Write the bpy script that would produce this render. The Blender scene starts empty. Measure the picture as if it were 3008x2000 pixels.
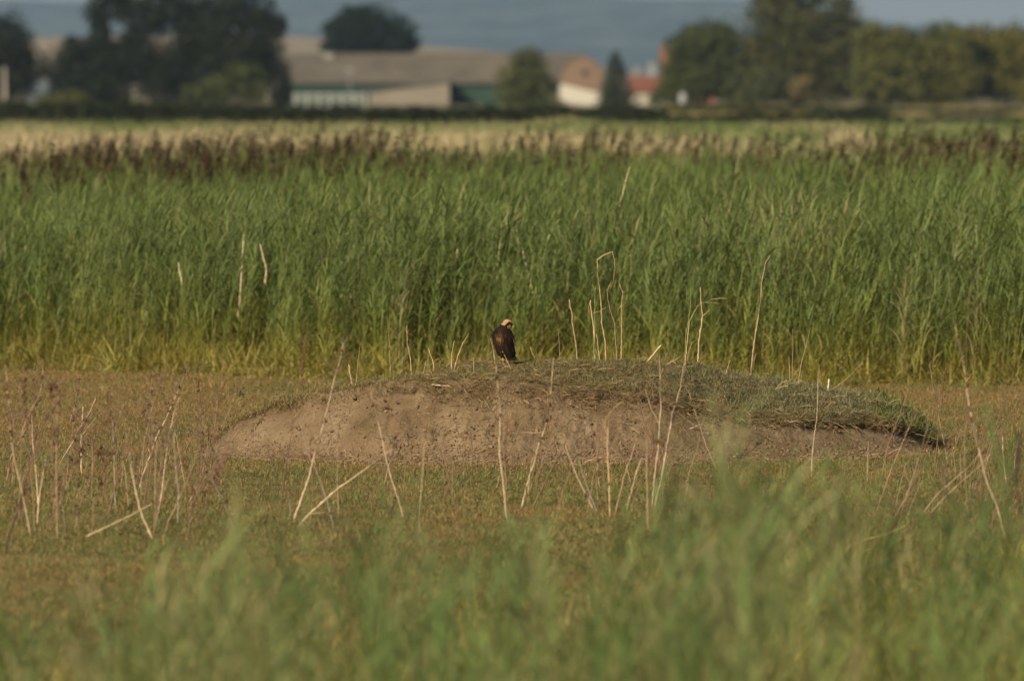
import bpy, math, random
import numpy as np
from mathutils import Vector, noise as mnoise

rng = np.random.default_rng(7)
random.seed(7)
sc = bpy.context.scene
COL = sc.collection

# ------------------------------------------------------------------ camera
FPX = 26100.0            # focal length in pixels of the 3008 px wide photograph
EYE = 4.2                # camera height above the marsh
PITCH = math.atan(760 / FPX)
cam_d = bpy.data.cameras.new("camera")
cam = bpy.data.objects.new("camera", cam_d)
COL.objects.link(cam)
cam.location = (0, 0, EYE)
cam.rotation_euler = (math.pi / 2 - PITCH, 0, 0)
cam_d.sensor_width = 36
cam_d.lens = FPX / 3008 * 36
cam_d.clip_start = 1
cam_d.clip_end = 40000
cam_d.dof.use_dof = True
cam_d.dof.focus_distance = 101.0
cam_d.dof.aperture_fstop = cam_d.lens / 130.0
sc.camera = cam

# ------------------------------------------------------------------ sky, sun, exposure
SUN_AZ, SUN_EL = math.radians(216), math.radians(30)     # behind the camera, to the left
sun_vec = Vector((math.sin(SUN_AZ) * math.cos(SUN_EL), math.cos(SUN_AZ) * math.cos(SUN_EL), math.sin(SUN_EL)))
w = bpy.data.worlds.new("World")
sc.world = w
w.use_nodes = True
nt = w.node_tree
nt.nodes.clear()
N = nt.nodes.new
out = N("ShaderNodeOutputWorld")
bg = N("ShaderNodeBackground")
bg.inputs["Strength"].default_value = 0.07
sky = N("ShaderNodeTexSky")
sky.sky_type = 'NISHITA'
sky.sun_disc = False
sky.sun_elevation = SUN_EL
sky.sun_rotation = SUN_AZ
# broken grey cloud cover, the same all round the sky
tc = N("ShaderNodeTexCoord")
sep = N("ShaderNodeSeparateXYZ")
nt.links.new(tc.outputs["Generated"], sep.inputs[0])
ab = N("ShaderNodeMath"); ab.operation = 'ABSOLUTE'
nt.links.new(sep.outputs[2], ab.inputs[0])
ad = N("ShaderNodeMath"); ad.operation = 'ADD'; ad.inputs[1].default_value = 0.12
nt.links.new(ab.outputs[0], ad.inputs[0])
dx = N("ShaderNodeMath"); dx.operation = 'DIVIDE'
dy = N("ShaderNodeMath"); dy.operation = 'DIVIDE'
nt.links.new(sep.outputs[0], dx.inputs[0]); nt.links.new(ad.outputs[0], dx.inputs[1])
nt.links.new(sep.outputs[1], dy.inputs[0]); nt.links.new(ad.outputs[0], dy.inputs[1])
cmb = N("ShaderNodeCombineXYZ")
nt.links.new(dx.outputs[0], cmb.inputs[0]); nt.links.new(dy.outputs[0], cmb.inputs[1])
ns = N("ShaderNodeTexNoise"); ns.inputs["Scale"].default_value = 0.55; ns.inputs["Detail"].default_value = 6
nt.links.new(cmb.outputs[0], ns.inputs["Vector"])
mr = N("ShaderNodeMapRange"); mr.inputs[1].default_value = 0.36; mr.inputs[2].default_value = 0.56
mr.inputs[3].default_value = 0.55; mr.inputs[4].default_value = 1.0
nt.links.new(ns.outputs[0], mr.inputs[0])
mx = N("ShaderNodeMix"); mx.data_type = 'RGBA'
nt.links.new(mr.outputs[0], mx.inputs[0])
nt.links.new(sky.outputs[0], mx.inputs[6])
mx.inputs[7].default_value = (2.75, 3.0, 3.0, 1)        # x strength 0.07 -> grey cloud of about 0.2
nt.links.new(mx.outputs[2], bg.inputs["Color"])
nt.links.new(bg.outputs[0], out.inputs[0])

sun_d = bpy.data.lights.new("sun", 'SUN')
sun = bpy.data.objects.new("sun", sun_d)
COL.objects.link(sun)
sun_d.energy = 4.7
sun_d.angle = math.radians(0.53)
sun_d.color = (1.0, 0.87, 0.63)
sun.rotation_euler = sun_vec.to_track_quat('Z', 'Y').to_euler()

sc.view_settings.view_transform = 'Standard'
sc.view_settings.look = 'None'
sc.view_settings.exposure = 0.5
sc.view_settings.gamma = 1.0
sc.view_settings.use_curve_mapping = False
sc.cycles.use_denoising = True
sc.cycles.max_bounces = 5
sc.cycles.diffuse_bounces = 3
sc.cycles.volume_bounces = 0
sc.cycles.transparent_max_bounces = 8
sc.cycles.volume_step_rate = 5

# ------------------------------------------------------------------ pixel helpers (photograph pixels -> world)
def slope(py):
    return math.tan(math.atan((py - 1000) / FPX) + PITCH)
def P(px, py, d):
    c = math.cos(math.atan((py - 1000) / FPX) + PITCH)
    return Vector(((px - 1504) / FPX * d / max(c, .99), d, EYE - d * slope(py)))
def ground_d(py):
    return EYE / slope(py)
def X(px, d):
    return (px - 1504) / FPX * d
def PX(x, d):
    return x / d * FPX + 1504
def interp(x, pts):
    return float(np.interp(x, [p[0] for p in pts], [p[1] for p in pts]))

# ------------------------------------------------------------------ object helpers
def link(o, parent=None):
    COL.objects.link(o)
    if parent is not None:
        o.parent = parent
    return o
def tag(o, label=None, cat=None, group=None, kind=None):
    if label: o["label"] = label
    if cat: o["category"] = cat
    if group: o["group"] = group
    if kind: o["kind"] = kind
    return o
def empty(name, loc=(0, 0, 0)):
    o = bpy.data.objects.new(name, None)
    o.location = loc
    o.empty_display_size = .1
    COL.objects.link(o)
    return o
class MB:
    """collects tubes, strips, boxes ... with one colour per vertex"""
    def __init__(s): s.v, s.f, s.c = [], [], []
    def add(s, vs, fs, col):
        n = len(s.v)
        s.v += [tuple(v) for v in vs]
        s.f += [tuple(i + n for i in f) for f in fs]
        s.c += [col] * len(vs) if not isinstance(col, list) else col
    def tube(s, pts, rad, col, seg=5, cap=True):
        pts = [Vector(p) for p in pts]
        if not isinstance(rad, (list, tuple)): rad = [rad] * len(pts)
        vs, fs, cs = [], [], []
        for i, p in enumerate(pts):
            t = (pts[min(i + 1, len(pts) - 1)] - pts[max(i - 1, 0)]).normalized()
            a = t.cross(Vector((0.13, 1, 0.07)))
            if a.length < 1e-3: a = t.cross(Vector((1, 0, 0)))
            a.normalize(); b = t.cross(a)
            for k in range(seg):
                th = 2 * math.pi * k / seg
                vs.append(p + (a * math.cos(th) + b * math.sin(th)) * rad[i])
                cs.append(col[i] if isinstance(col, list) else col)
        for i in range(len(pts) - 1):
            for k in range(seg):
                fs.append((i * seg + k, i * seg + (k + 1) % seg, (i + 1) * seg + (k + 1) % seg, (i + 1) * seg + k))
        if cap:
            fs.append(tuple(range(seg - 1, -1, -1)))
            fs.append(tuple((len(pts) - 1) * seg + k for k in range(seg)))
        s.add(vs, fs, cs)
    def strip(s, pts, side, wid, col):
        """ribbon along pts"""
        vs, fs, cs = [], [], []
        for i, p in enumerate(pts):
            sd = Vector(side) * wid[i] * .5
            vs += [Vector(p) - sd, Vector(p) + sd]
            c = col[i] if isinstance(col, list) else col
            cs += [c, c]
        for i in range(len(pts) - 1):
            fs.append((2 * i, 2 * i + 1, 2 * i + 3, 2 * i + 2))
        s.add(vs, fs, cs)
    def box(s, lo, hi, col, faces=None):
        x0, y0, z0 = lo; x1, y1, z1 = hi
        vs = [(x0, y0, z0), (x1, y0, z0), (x1, y1, z0), (x0, y1, z0), (x0, y0, z1), (x1, y0, z1), (x1, y1, z1), (x0, y1, z1)]
        s.add(vs, [(0, 3, 2, 1), (4, 5, 6, 7), (0, 1, 5, 4), (1, 2, 6, 5), (2, 3, 7, 6), (3, 0, 4, 7)], col)
    def blob(s, c, r, col, nu=8, nv=6, jit=0.0):
        vs, fs = [], []
        c = Vector(c)
        if not isinstance(r, (tuple, list)): r = (r, r, r)
        for j in range(nv + 1):
            ph = math.pi * j / nv
            for i in range(nu):
                th = 2 * math.pi * i / nu
                k = 1 + random.uniform(-jit, jit)
                vs.append(c + Vector((r[0] * math.sin(ph) * math.cos(th) * k, r[1] * math.sin(ph) * math.sin(th) * k, r[2] * math.cos(ph) * k)))
        for j in range(nv):
            for i in range(nu):
                fs.append((j * nu + i, (j + 1) * nu + i, (j + 1) * nu + (i + 1) % nu, j * nu + (i + 1) % nu))
        s.add(vs, fs, col)
    def mesh(s, name, mat, smooth=False, origin=None):
        me = bpy.data.meshes.new(name)
        v = s.v
        if origin is not None:
            o = Vector(origin)
            v = [tuple(Vector(p) - o) for p in v]
        me.from_pydata(v, [], s.f)
        ca = me.color_attributes.new("col", 'FLOAT_COLOR', 'POINT')
        ca.data.foreach_set("color", np.array([(c[0], c[1], c[2], 1) for c in s.c], np.float32).ravel())
        if mat: me.materials.append(mat)
        if smooth: me.polygons.foreach_set("use_smooth", np.ones(len(me.polygons), bool))
        return me
    def build(s, name, mat, parent=None, smooth=False, origin=None):
        o = bpy.data.objects.new(name, s.mesh(name, mat, smooth, origin))
        if origin is not None: o.location = origin
        return link(o, parent)

def quads_mesh(name, V, col, mat):
    """V (n,4,3) quads, col (n,3)"""
    n = len(V)
    me = bpy.data.meshes.new(name)
    me.vertices.add(n * 4); me.loops.add(n * 4); me.polygons.add(n)
    me.vertices.foreach_set("co", np.ascontiguousarray(V, np.float32).ravel())
    me.loops.foreach_set("vertex_index", np.arange(n * 4, dtype=np.int32))
    me.polygons.foreach_set("loop_start", np.arange(0, n * 4, 4, dtype=np.int32))
    me.polygons.foreach_set("loop_total", np.full(n, 4, np.int32))
    me.update(calc_edges=True)
    ca = me.color_attributes.new("col", 'FLOAT_COLOR', 'POINT')
    c4 = np.ones((n, 4, 4), np.float32); c4[:, :, :3] = np.asarray(col)[:, None, :]
    ca.data.foreach_set("color", c4.ravel())
    me.materials.append(mat)
    return me

# ------------------------------------------------------------------ materials
def new_mat(name):
    m = bpy.data.materials.new(name)
    m.use_nodes = True
    t = m.node_tree
    b = t.nodes["Principled BSDF"]
    return m, t, b
def ramp(t, pts):
    r = t.nodes.new("ShaderNodeValToRGB")
    e = r.color_ramp.elements
    while len(e) < len(pts): e.new(.5)
    for k, (p, c) in enumerate(pts):
        e[k].position = p; e[k].color = (*c, 1)
    return r
def mat_vcol(name, rough=.8, var=.3, translucent=0.0, nscale=0.0, namp=.3, spec=.2, bump=0, bscale=30):
    """vertex colour, times a per-instance / noise brightness variation"""
    m, t, b = new_mat(name)
    a = t.nodes.new("ShaderNodeAttribute"); a.attribute_name = "col"
    oi = t.nodes.new("ShaderNodeObjectInfo")
    r = t.nodes.new("ShaderNodeMapRange"); r.inputs[3].default_value = 1 - var; r.inputs[4].default_value = 1 + var
    t.links.new(oi.outputs["Random"], r.inputs[0])
    mul = t.nodes.new("ShaderNodeVectorMath"); mul.operation = 'SCALE'
    t.links.new(a.outputs["Color"], mul.inputs[0]); t.links.new(r.outputs[0], mul.inputs["Scale"])
    col = mul.outputs[0]
    if nscale:
        g = t.nodes.new("ShaderNodeNewGeometry")
        n = t.nodes.new("ShaderNodeTexNoise"); n.inputs["Scale"].default_value = nscale; n.inputs["Detail"].default_value = 4
        t.links.new(g.outputs["Position"], n.inputs["Vector"])
        r2 = t.nodes.new("ShaderNodeMapRange"); r2.inputs[1].default_value = .25; r2.inputs[2].default_value = .75
        r2.inputs[3].default_value = 1 - namp; r2.inputs[4].default_value = 1 + namp
        t.links.new(n.outputs[0], r2.inputs[0])
        m2 = t.nodes.new("ShaderNodeVectorMath"); m2.operation = 'SCALE'
        t.links.new(col, m2.inputs[0]); t.links.new(r2.outputs[0], m2.inputs["Scale"])
        col = m2.outputs[0]
        if bump:
            n3 = t.nodes.new("ShaderNodeTexNoise"); n3.inputs["Scale"].default_value = bscale; n3.inputs["Detail"].default_value = 5
            t.links.new(g.outputs["Position"], n3.inputs["Vector"])
            bp = t.nodes.new("ShaderNodeBump"); bp.inputs["Strength"].default_value = .8; bp.inputs["Distance"].default_value = bump
            t.links.new(n3.outputs[0], bp.inputs["Height"]); t.links.new(bp.outputs[0], b.inputs["Normal"])
    t.links.new(col, b.inputs["Base Color"])
    b.inputs["Roughness"].default_value = rough
    b.inputs["Specular IOR Level"].default_value = spec
    if translucent:
        tr = t.nodes.new("ShaderNodeBsdfTranslucent")
        t.links.new(col, tr.inputs["Color"])
        ms = t.nodes.new("ShaderNodeMixShader"); ms.inputs[0].default_value = translucent
        t.links.new(b.outputs[0], ms.inputs[1]); t.links.new(tr.outputs[0], ms.inputs[2])
        t.links.new(ms.outputs[0], t.nodes["Material Output"].inputs[0])
    return m
def mat_leaf(name, tan, var=.25, translucent=.25, yellow=None):
    """leaf: vertex colour mixed towards the dead colour by the instance's own 'tint'"""
    m, t, b = new_mat(name)
    a = t.nodes.new("ShaderNodeAttribute"); a.attribute_name = "col"
    ti = t.nodes.new("ShaderNodeAttribute"); ti.attribute_type = 'INSTANCER'; ti.attribute_name = "tint"
    mixn = t.nodes.new("ShaderNodeMix"); mixn.data_type = 'RGBA'
    t.links.new(ti.outputs["Fac"], mixn.inputs[0]); t.links.new(a.outputs["Color"], mixn.inputs[6])
    mixn.inputs[7].default_value = (*tan, 1)
    oi = t.nodes.new("ShaderNodeObjectInfo")
    r = t.nodes.new("ShaderNodeMapRange"); r.inputs[3].default_value = 1 - var; r.inputs[4].default_value = 1 + var
    t.links.new(oi.outputs["Random"], r.inputs[0])
    mul = t.nodes.new("ShaderNodeVectorMath"); mul.operation = 'SCALE'
    base = mixn.outputs[2]
    if yellow:
        # some plants turn yellower than their neighbours, in drifts
        g = t.nodes.new("ShaderNodeNewGeometry")
        n = t.nodes.new("ShaderNodeTexNoise"); n.inputs["Scale"].default_value = .8; n.inputs["Detail"].default_value = 4
        t.links.new(g.outputs["Position"], n.inputs["Vector"])
        wn = t.nodes.new("ShaderNodeMath"); wn.operation = 'MULTIPLY_ADD'; wn.inputs[1].default_value = 7.31
        t.links.new(oi.outputs["Random"], wn.inputs[0]); wn.inputs[2].default_value = 0
        fr = t.nodes.new("ShaderNodeMath"); fr.operation = 'FRACT'; t.links.new(wn.outputs[0], fr.inputs[0])
        ad_ = t.nodes.new("ShaderNodeMath"); ad_.operation = 'ADD'
        t.links.new(n.outputs[0], ad_.inputs[0]); t.links.new(fr.outputs[0], ad_.inputs[1])
        mr_ = t.nodes.new("ShaderNodeMapRange"); mr_.inputs[1].default_value = .75; mr_.inputs[2].default_value = 1.6
        mr_.inputs[3].default_value = 0; mr_.inputs[4].default_value = .58
        t.links.new(ad_.outputs[0], mr_.inputs[0])
        my = t.nodes.new("ShaderNodeMix"); my.data_type = 'RGBA'
        t.links.new(mr_.outputs[0], my.inputs[0]); t.links.new(base, my.inputs[6]); my.inputs[7].default_value = (*yellow, 1)
        base = my.outputs[2]
    t.links.new(base, mul.inputs[0]); t.links.new(r.outputs[0], mul.inputs["Scale"])
    t.links.new(mul.outputs[0], b.inputs["Base Color"])
    b.inputs["Roughness"].default_value = .55
    b.inputs["Specular IOR Level"].default_value = .25
    tr = t.nodes.new("ShaderNodeBsdfTranslucent")
    t.links.new(mul.outputs[0], tr.inputs["Color"])
    ms = t.nodes.new("ShaderNodeMixShader"); ms.inputs[0].default_value = translucent
    t.links.new(b.outputs[0], ms.inputs[1]); t.links.new(tr.outputs[0], ms.inputs[2])
    t.links.new(ms.outputs[0], t.nodes["Material Output"].inputs[0])
    return m

M_reed = mat_leaf("reed_leaf", (.42, .335, .185), var=.22, translucent=.38, yellow=(.205, .222, .058))
M_turf = mat_leaf("turf_leaf", (.36, .25, .12), var=.22, translucent=.2)
M_plume = mat_vcol("reed_plume", rough=.9, var=.35)
M_stalk = mat_vcol("dry_stalk", rough=.6, var=.0, nscale=18, namp=.22, spec=.35)
M_crown = mat_vcol("tree_leaf", rough=.7, var=.0, translucent=.12, nscale=.35, namp=.25, spec=.1)
M_bark = mat_vcol("bark", rough=.9, var=0, nscale=1.5, namp=.3, spec=.1)
M_straw = mat_vcol("straw", rough=.8, var=.35, spec=.1)
M_clod = mat_vcol("clod", rough=.95, var=.3, spec=.05)
M_wall = mat_vcol("painted_wall", rough=.8, var=0, nscale=.25, namp=.08, spec=.2)
M_bird = mat_vcol("plumage", rough=.85, var=0, nscale=60, namp=.2, spec=.06)
M_horn = mat_vcol("horn", rough=.4, var=0, spec=.4)

# ---- geometry-node scatter: points carry rotation, scale, prototype index, tint
def scatter(name, protos, pos, rot, scl, idx, tint, label, cat):
    n = len(pos)
    me = bpy.data.meshes.new(name)
    me.vertices.add(n)
    me.vertices.foreach_set("co", np.ascontiguousarray(pos, np.float32).ravel())
    a = me.attributes.new("rot", 'FLOAT_VECTOR', 'POINT'); a.data.foreach_set("vector", np.ascontiguousarray(rot, np.float32).ravel())
    a = me.attributes.new("scl", 'FLOAT_VECTOR', 'POINT'); a.data.foreach_set("vector", np.ascontiguousarray(scl, np.float32).ravel())
    a = me.attributes.new("idx", 'INT', 'POINT'); a.data.foreach_set("value", np.ascontiguousarray(idx, np.int32))
    a = me.attributes.new("tint", 'FLOAT', 'POINT'); a.data.foreach_set("value", np.ascontiguousarray(tint, np.float32))
    coll = bpy.data.collections.new(name + "_kinds")
    for k, p in enumerate(protos):
        coll.objects.link(bpy.data.objects.new("%s_kind_%02d" % (name, k), p))
    ng = bpy.data.node_groups.new(name + "_scatter", 'GeometryNodeTree')
    ng.interface.new_socket("Geometry", in_out='INPUT', socket_type='NodeSocketGeometry')
    ng.interface.new_socket("Geometry", in_out='OUTPUT', socket_type='NodeSocketGeometry')
    L = ng.links
    gi = ng.nodes.new("NodeGroupInput"); go = ng.nodes.new("NodeGroupOutput")
    ci = ng.nodes.new("GeometryNodeCollectionInfo")
    ci.inputs["Collection"].default_value = coll
    ci.inputs["Separate Children"].default_value = True
    ci.inputs["Reset Children"].default_value = True
    ip = ng.nodes.new("GeometryNodeInstanceOnPoints")
    ip.inputs["Pick Instance"].default_value = True
    def attr(nm, ty):
        q = ng.nodes.new("GeometryNodeInputNamedAttribute"); q.data_type = ty; q.inputs["Name"].default_value = nm
        return q.outputs["Attribute"]
    L.new(gi.outputs[0], ip.inputs["Points"]); L.new(ci.outputs[0], ip.inputs["Instance"])
    L.new(attr("idx", 'INT'), ip.inputs["Instance Index"])
    L.new(attr("rot", 'FLOAT_VECTOR'), ip.inputs["Rotation"])
    L.new(attr("scl", 'FLOAT_VECTOR'), ip.inputs["Scale"])
    L.new(ip.outputs[0], go.inputs[0])
    o = bpy.data.objects.new(name, me)
    md = o.modifiers.new("scatter", 'NODES'); md.node_group = ng
    link(o)
    return tag(o, label, cat, kind="stuff")

def fbm(x, y, s, seed=0.0, octv=3):
    return mnoise.fractal(Vector((x * s + seed, y * s - seed, seed * .37)), 1.0, 2.0, octv)

# ------------------------------------------------------------------ the mound's shape
CREST = [(540, 1335), (590, 1334), (622, 1318), (660, 1278), (690, 1238), (760, 1202), (870, 1167), (1000, 1140), (1100, 1119), (1200, 1106), (1350, 1082), (1450, 1069),
         (1600, 1067), (1800, 1064), (1950, 1066), (2050, 1082), (2200, 1112), (2300, 1124), (2400, 1142), (2550, 1168), (2650, 1198), (2705, 1236), (2740, 1285), (2775, 1320)]
LIP = [(540, 1337), (600, 1328), (640, 1300), (690, 1250), (760, 1212), (900, 1168), (1000, 1149), (1100, 1130), (1200, 1119), (1300, 1116), (1500, 1122), (1700, 1134), (1850, 1146),
       (1960, 1166), (2050, 1200), (2150, 1222), (2300, 1230), (2450, 1226), (2600, 1240), (2690, 1268), (2735, 1305), (2750, 1325)]
BASE = [(520, 1330), (800, 1346), (1100, 1358), (1500, 1362), (1900, 1360), (2300, 1352), (2600, 1340), (2780, 1325)]
def mound_params(x):
    px = PX(x, 101.3)
    yb = ground_d(interp(px, BASE)) - .05
    yl = yb + .78
    yc = yl + 1.55
    hl = max(0.0, EYE - yl * slope(interp(px, LIP)))
    hc = max(0.0, EYE - yc * slope(interp(px, CREST)))
    if px < 545 or px > 2775: hl = hc = 0
    return px, yb, yl, yc, yc + 2.6, hl, hc
def mound_z(x, y):
    px, yb, yl, yc, ye, hl, hc = mound_params(x)
    if y <= yb or y >= ye: return 0.0
    if y < yl:
        t = (y - yb) / (yl - yb)
        z = hl * (0.28 * t + 0.72 * t * t * (2 - t) if t < 1 else 1)
        z = hl * (t ** 1.35)
    elif y < yc:
        t = (y - yl) / (yc - yl)
        z = hl + (hc - hl) * math.sin(t * math.pi / 2)
    else:
        t = (y - yc) / (ye - yc)
        z = hc * (1 - t * t * (3 - 2 * t))
    return z
def mound_full(x, y):
    z = mound_z(x, y)
    k = min(1, z * 5)
    n = fbm(x, y, 1.3, 3.1, 3) * .035 + fbm(x, y, 6, 8.2, 3) * .012
    return z + n * k
def on_mound(px, py):
    """where the line of sight through a photograph pixel meets the mound (or the marsh)"""
    d = 98.5
    while d < 108:
        p = P(px, py, d)
        if p.z <= mound_full(p.x, p.y): return d
        d += .02
    return None

# ------------------------------------------------------------------ ground
def build_ground():
    m, t, b = new_mat("marsh_ground")
    g = t.nodes.new("ShaderNodeNewGeometry")
    sp = t.nodes.new("ShaderNodeSeparateXYZ"); t.links.new(g.outputs["Position"], sp.inputs[0])
    def noise(scale, detail=5):
        n = t.nodes.new("ShaderNodeTexNoise"); n.inputs["Scale"].default_value = scale; n.inputs["Detail"].default_value = detail
        t.links.new(g.outputs["Position"], n.inputs["Vector"]); return n
    n1, n2 = noise(.9), noise(9, 6)
    near = ramp(t, [(.30, (.090, .072, .034)), (.46, (.135, .112, .045)), (.58, (.19, .13, .058)), (.72, (.12, .118, .040))])
    t.links.new(n1.outputs[0], near.inputs[0])
    fine = ramp(t, [(.3, (.7, .7, .66)), (.7, (1.2, 1.18, 1.1))])
    t.links.new(n2.outputs[0], fine.inputs[0])
    mm = t.nodes.new("ShaderNodeMix"); mm.data_type = 'RGBA'; mm.blend_type = 'MULTIPLY'; mm.inputs[0].default_value = 1
    t.links.new(near.outputs[0], mm.inputs[6]); t.links.new(fine.outputs[0], mm.inputs[7])
    n3 = noise(.012, 5)
    far = ramp(t, [(.35, (.055, .062, .03)), (.5, (.10, .085, .045)), (.65, (.17, .13, .075))])
    t.links.new(n3.outputs[0], far.inputs[0])
    r = t.nodes.new("ShaderNodeMapRange"); r.inputs[1].default_value = 300; r.inputs[2].default_value = 500
    t.links.new(sp.outputs[1], r.inputs[0])
    mf = t.nodes.new("ShaderNodeMix"); mf.data_type = 'RGBA'
    t.links.new(r.outputs[0], mf.inputs[0]); t.links.new(mm.outputs[2], mf.inputs[6]); t.links.new(far.outputs[0], mf.inputs[7])
    t.links.new(mf.outputs[2], b.inputs["Base Color"])
    b.inputs["Roughness"].default_value = .95; b.inputs["Specular IOR Level"].default_value = .1
    bp = t.nodes.new("ShaderNodeBump"); bp.inputs["Strength"].default_value = .6; bp.inputs["Distance"].default_value = .03
    t.links.new(n2.outputs[0], bp.inputs["Height"]); t.links.new(bp.outputs[0], b.inputs["Normal"])
    # one sheet, fine near the mound and coarse to the horizon
    ys = np.concatenate([[-150, 0, 30], np.arange(40, 132, .45), np.arange(133, 200, 6), [230, 300, 400, 600, 900, 1400, 2000, 3000, 5000, 8000, 12000, 18000, 28200]])
    xs = np.concatenate([[-2400, -900, -300, -100, -40, -20], np.arange(-12, 12.01, .4), [20, 40, 100, 300, 900, 2400]])
    V, F = [], []
    for y in ys:
        for x in xs:
            z = 0.0
            if 40 < y < 131 and abs(x) < 11:
                z = fbm(x, y, .5, 1.7, 3) * .03 - .015
                if 98 < y < 107: z = min(z, 0) - .01
            V.append((x, y, z))
    nx = len(xs)
    for j in range(len(ys) - 1):
        for i in range(nx - 1):
            F.append((j * nx + i, j * nx + i + 1, (j + 1) * nx + i + 1, (j + 1) * nx + i))
    me = bpy.data.meshes.new("ground"); me.from_pydata(V, [], F); me.materials.append(m)
    me.polygons.foreach_set("use_smooth", np.ones(len(F), bool))
    tag(link(bpy.data.objects.new("ground", me)), kind="structure")
build_ground()

# ------------------------------------------------------------------ distant hills and the stubble slope
def build_hills():
    m, t, b = new_mat("hill_cover")
    g = t.nodes.new("ShaderNodeNewGeometry")
    mp = t.nodes.new("ShaderNodeMapping"); mp.inputs["Scale"].default_value = (.0065, .0022, .018)
    t.links.new(g.outputs["Position"], mp.inputs[0])
    n = t.nodes.new("ShaderNodeTexNoise"); n.inputs["Scale"].default_value = 1.0; n.inputs["Detail"].default_value = 7; n.inputs["Roughness"].default_value = .68
    t.links.new(mp.outputs[0], n.inputs["Vector"])
    r = ramp(t, [(.36, (.010, .016, .014)), (.49, (.026, .036, .024)), (.58, (.065, .075, .045)), (.74, (.13, .115, .075))])
    t.links.new(n.outputs[0], r.inputs[0]); t.links.new(r.outputs[0], b.inputs["Base Color"])
    b.inputs["Roughness"].default_value = 1; b.inputs["Specular IOR Level"].default_value = 0
    ridge = [(-1500, -20), (0, 0), (300, 6), (700, -8), (1200, -25), (1700, -14), (1900, -4), (2120, -2), (2300, 14), (2500, 50), (2680, 74), (3008, 88), (4500, 120)]
    V, F = [], []
    nx, ny = 140, 26
    for j in range(ny):
        v = j / (ny - 1)
        for i in range(nx):
            x = -2300 + 4600 * i / (nx - 1)
            d = 17800 + 8900 * v
            px = PX(x, 23800)
            top = EYE - 23800 * slope(interp(px, ridge))
            z = top * min(1, (d - 17800) / 6000) ** 1.15
            if d > 23800: z = top * (1 - .3 * ((d - 23800) / 2900) ** 2)
            z += fbm(x, d, .0007, 5, 4) * 15 * min(1, v * 3) * (1 if v < .6 else .35)
            V.append((x, d, max(z, -.5) if j else -.5))
    for j in range(ny - 1):
        for i in range(nx - 1):
            F.append((j * nx + i, j * nx + i + 1, (j + 1) * nx + i + 1, (j + 1) * nx + i))
    me = bpy.data.meshes.new("hills"); me.from_pydata(V, [], F); me.materials.append(m)
    me.polygons.foreach_set("use_smooth", np.ones(len(F), bool))
    tag(link(bpy.data.objects.new("hills", me)), kind="structure")
    # pale stubble slope behind the barn
    m, t, b = new_mat("stubble")
    g = t.nodes.new("ShaderNodeNewGeometry")
    n = t.nodes.new("ShaderNodeTexNoise"); n.inputs["Scale"].default_value = .02; n.inputs["Detail"].default_value = 4
    t.links.new(g.outputs["Position"], n.inputs["Vector"])
    r = ramp(t, [(.35, (.17, .135, .10)), (.65, (.22, .168, .125))])
    t.links.new(n.outputs[0], r.inputs[0]); t.links.new(r.outputs[0], b.inputs["Base Color"])
    b.inputs["Roughness"].default_value = 1
    top = [(-400, 150), (0, 118), (150, 108), (700, 102), (870, 104), (1150, 128), (1350, 142), (1500, 156), (1700, 180), (2000, 236), (3200, 240)]
    V, F = [], []
    nx, ny = 80, 10
    for j in range(ny):
        v = j / (ny - 1)
        for i in range(nx):
            px = -500 + 2700 * i / (nx - 1)
            d = 3000 + 700 * v
            h = max(0, EYE - 3500 * slope(interp(px, top)))
            V.append((X(px, 3500), d, -.3 + h * math.sin(min(1, v / .72) * math.pi / 2) ** 1.2 * (1 if v < .8 else .95)))
    for j in range(ny - 1):
        for i in range(nx - 1):
            F.append((j * nx + i, j * nx + i + 1, (j + 1) * nx + i + 1, (j + 1) * nx + i))
    me = bpy.data.meshes.new("stubble_field"); me.from_pydata(V, [], F); me.materials.append(m)
    me.polygons.foreach_set("use_smooth", np.ones(len(F), bool))
    tag(link(bpy.data.objects.new("stubble_field", me)), kind="structure")
build_hills()

# ------------------------------------------------------------------ haze
def build_haze():
    mb = MB(); mb.box((-2450, -160, -1), (2450, 28400, 360), (1, 1, 1))
    m = bpy.data.materials.new("haze_air"); m.use_nodes = True
    t = m.node_tree; t.nodes.clear()
    o = t.nodes.new("ShaderNodeOutputMaterial")
    v = t.nodes.new("ShaderNodeVolumePrincipled")
    v.inputs["Color"].default_value = (.52, .72, 1.0, 1)
    v.inputs["Density"].default_value = 4.0e-5
    v.inputs["Anisotropy"].default_value = .25
    t.links.new(v.outputs[0], o.inputs["Volume"])
    h = mb.build("haze", m)
    tag(h, kind="stuff")
build_haze()

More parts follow.
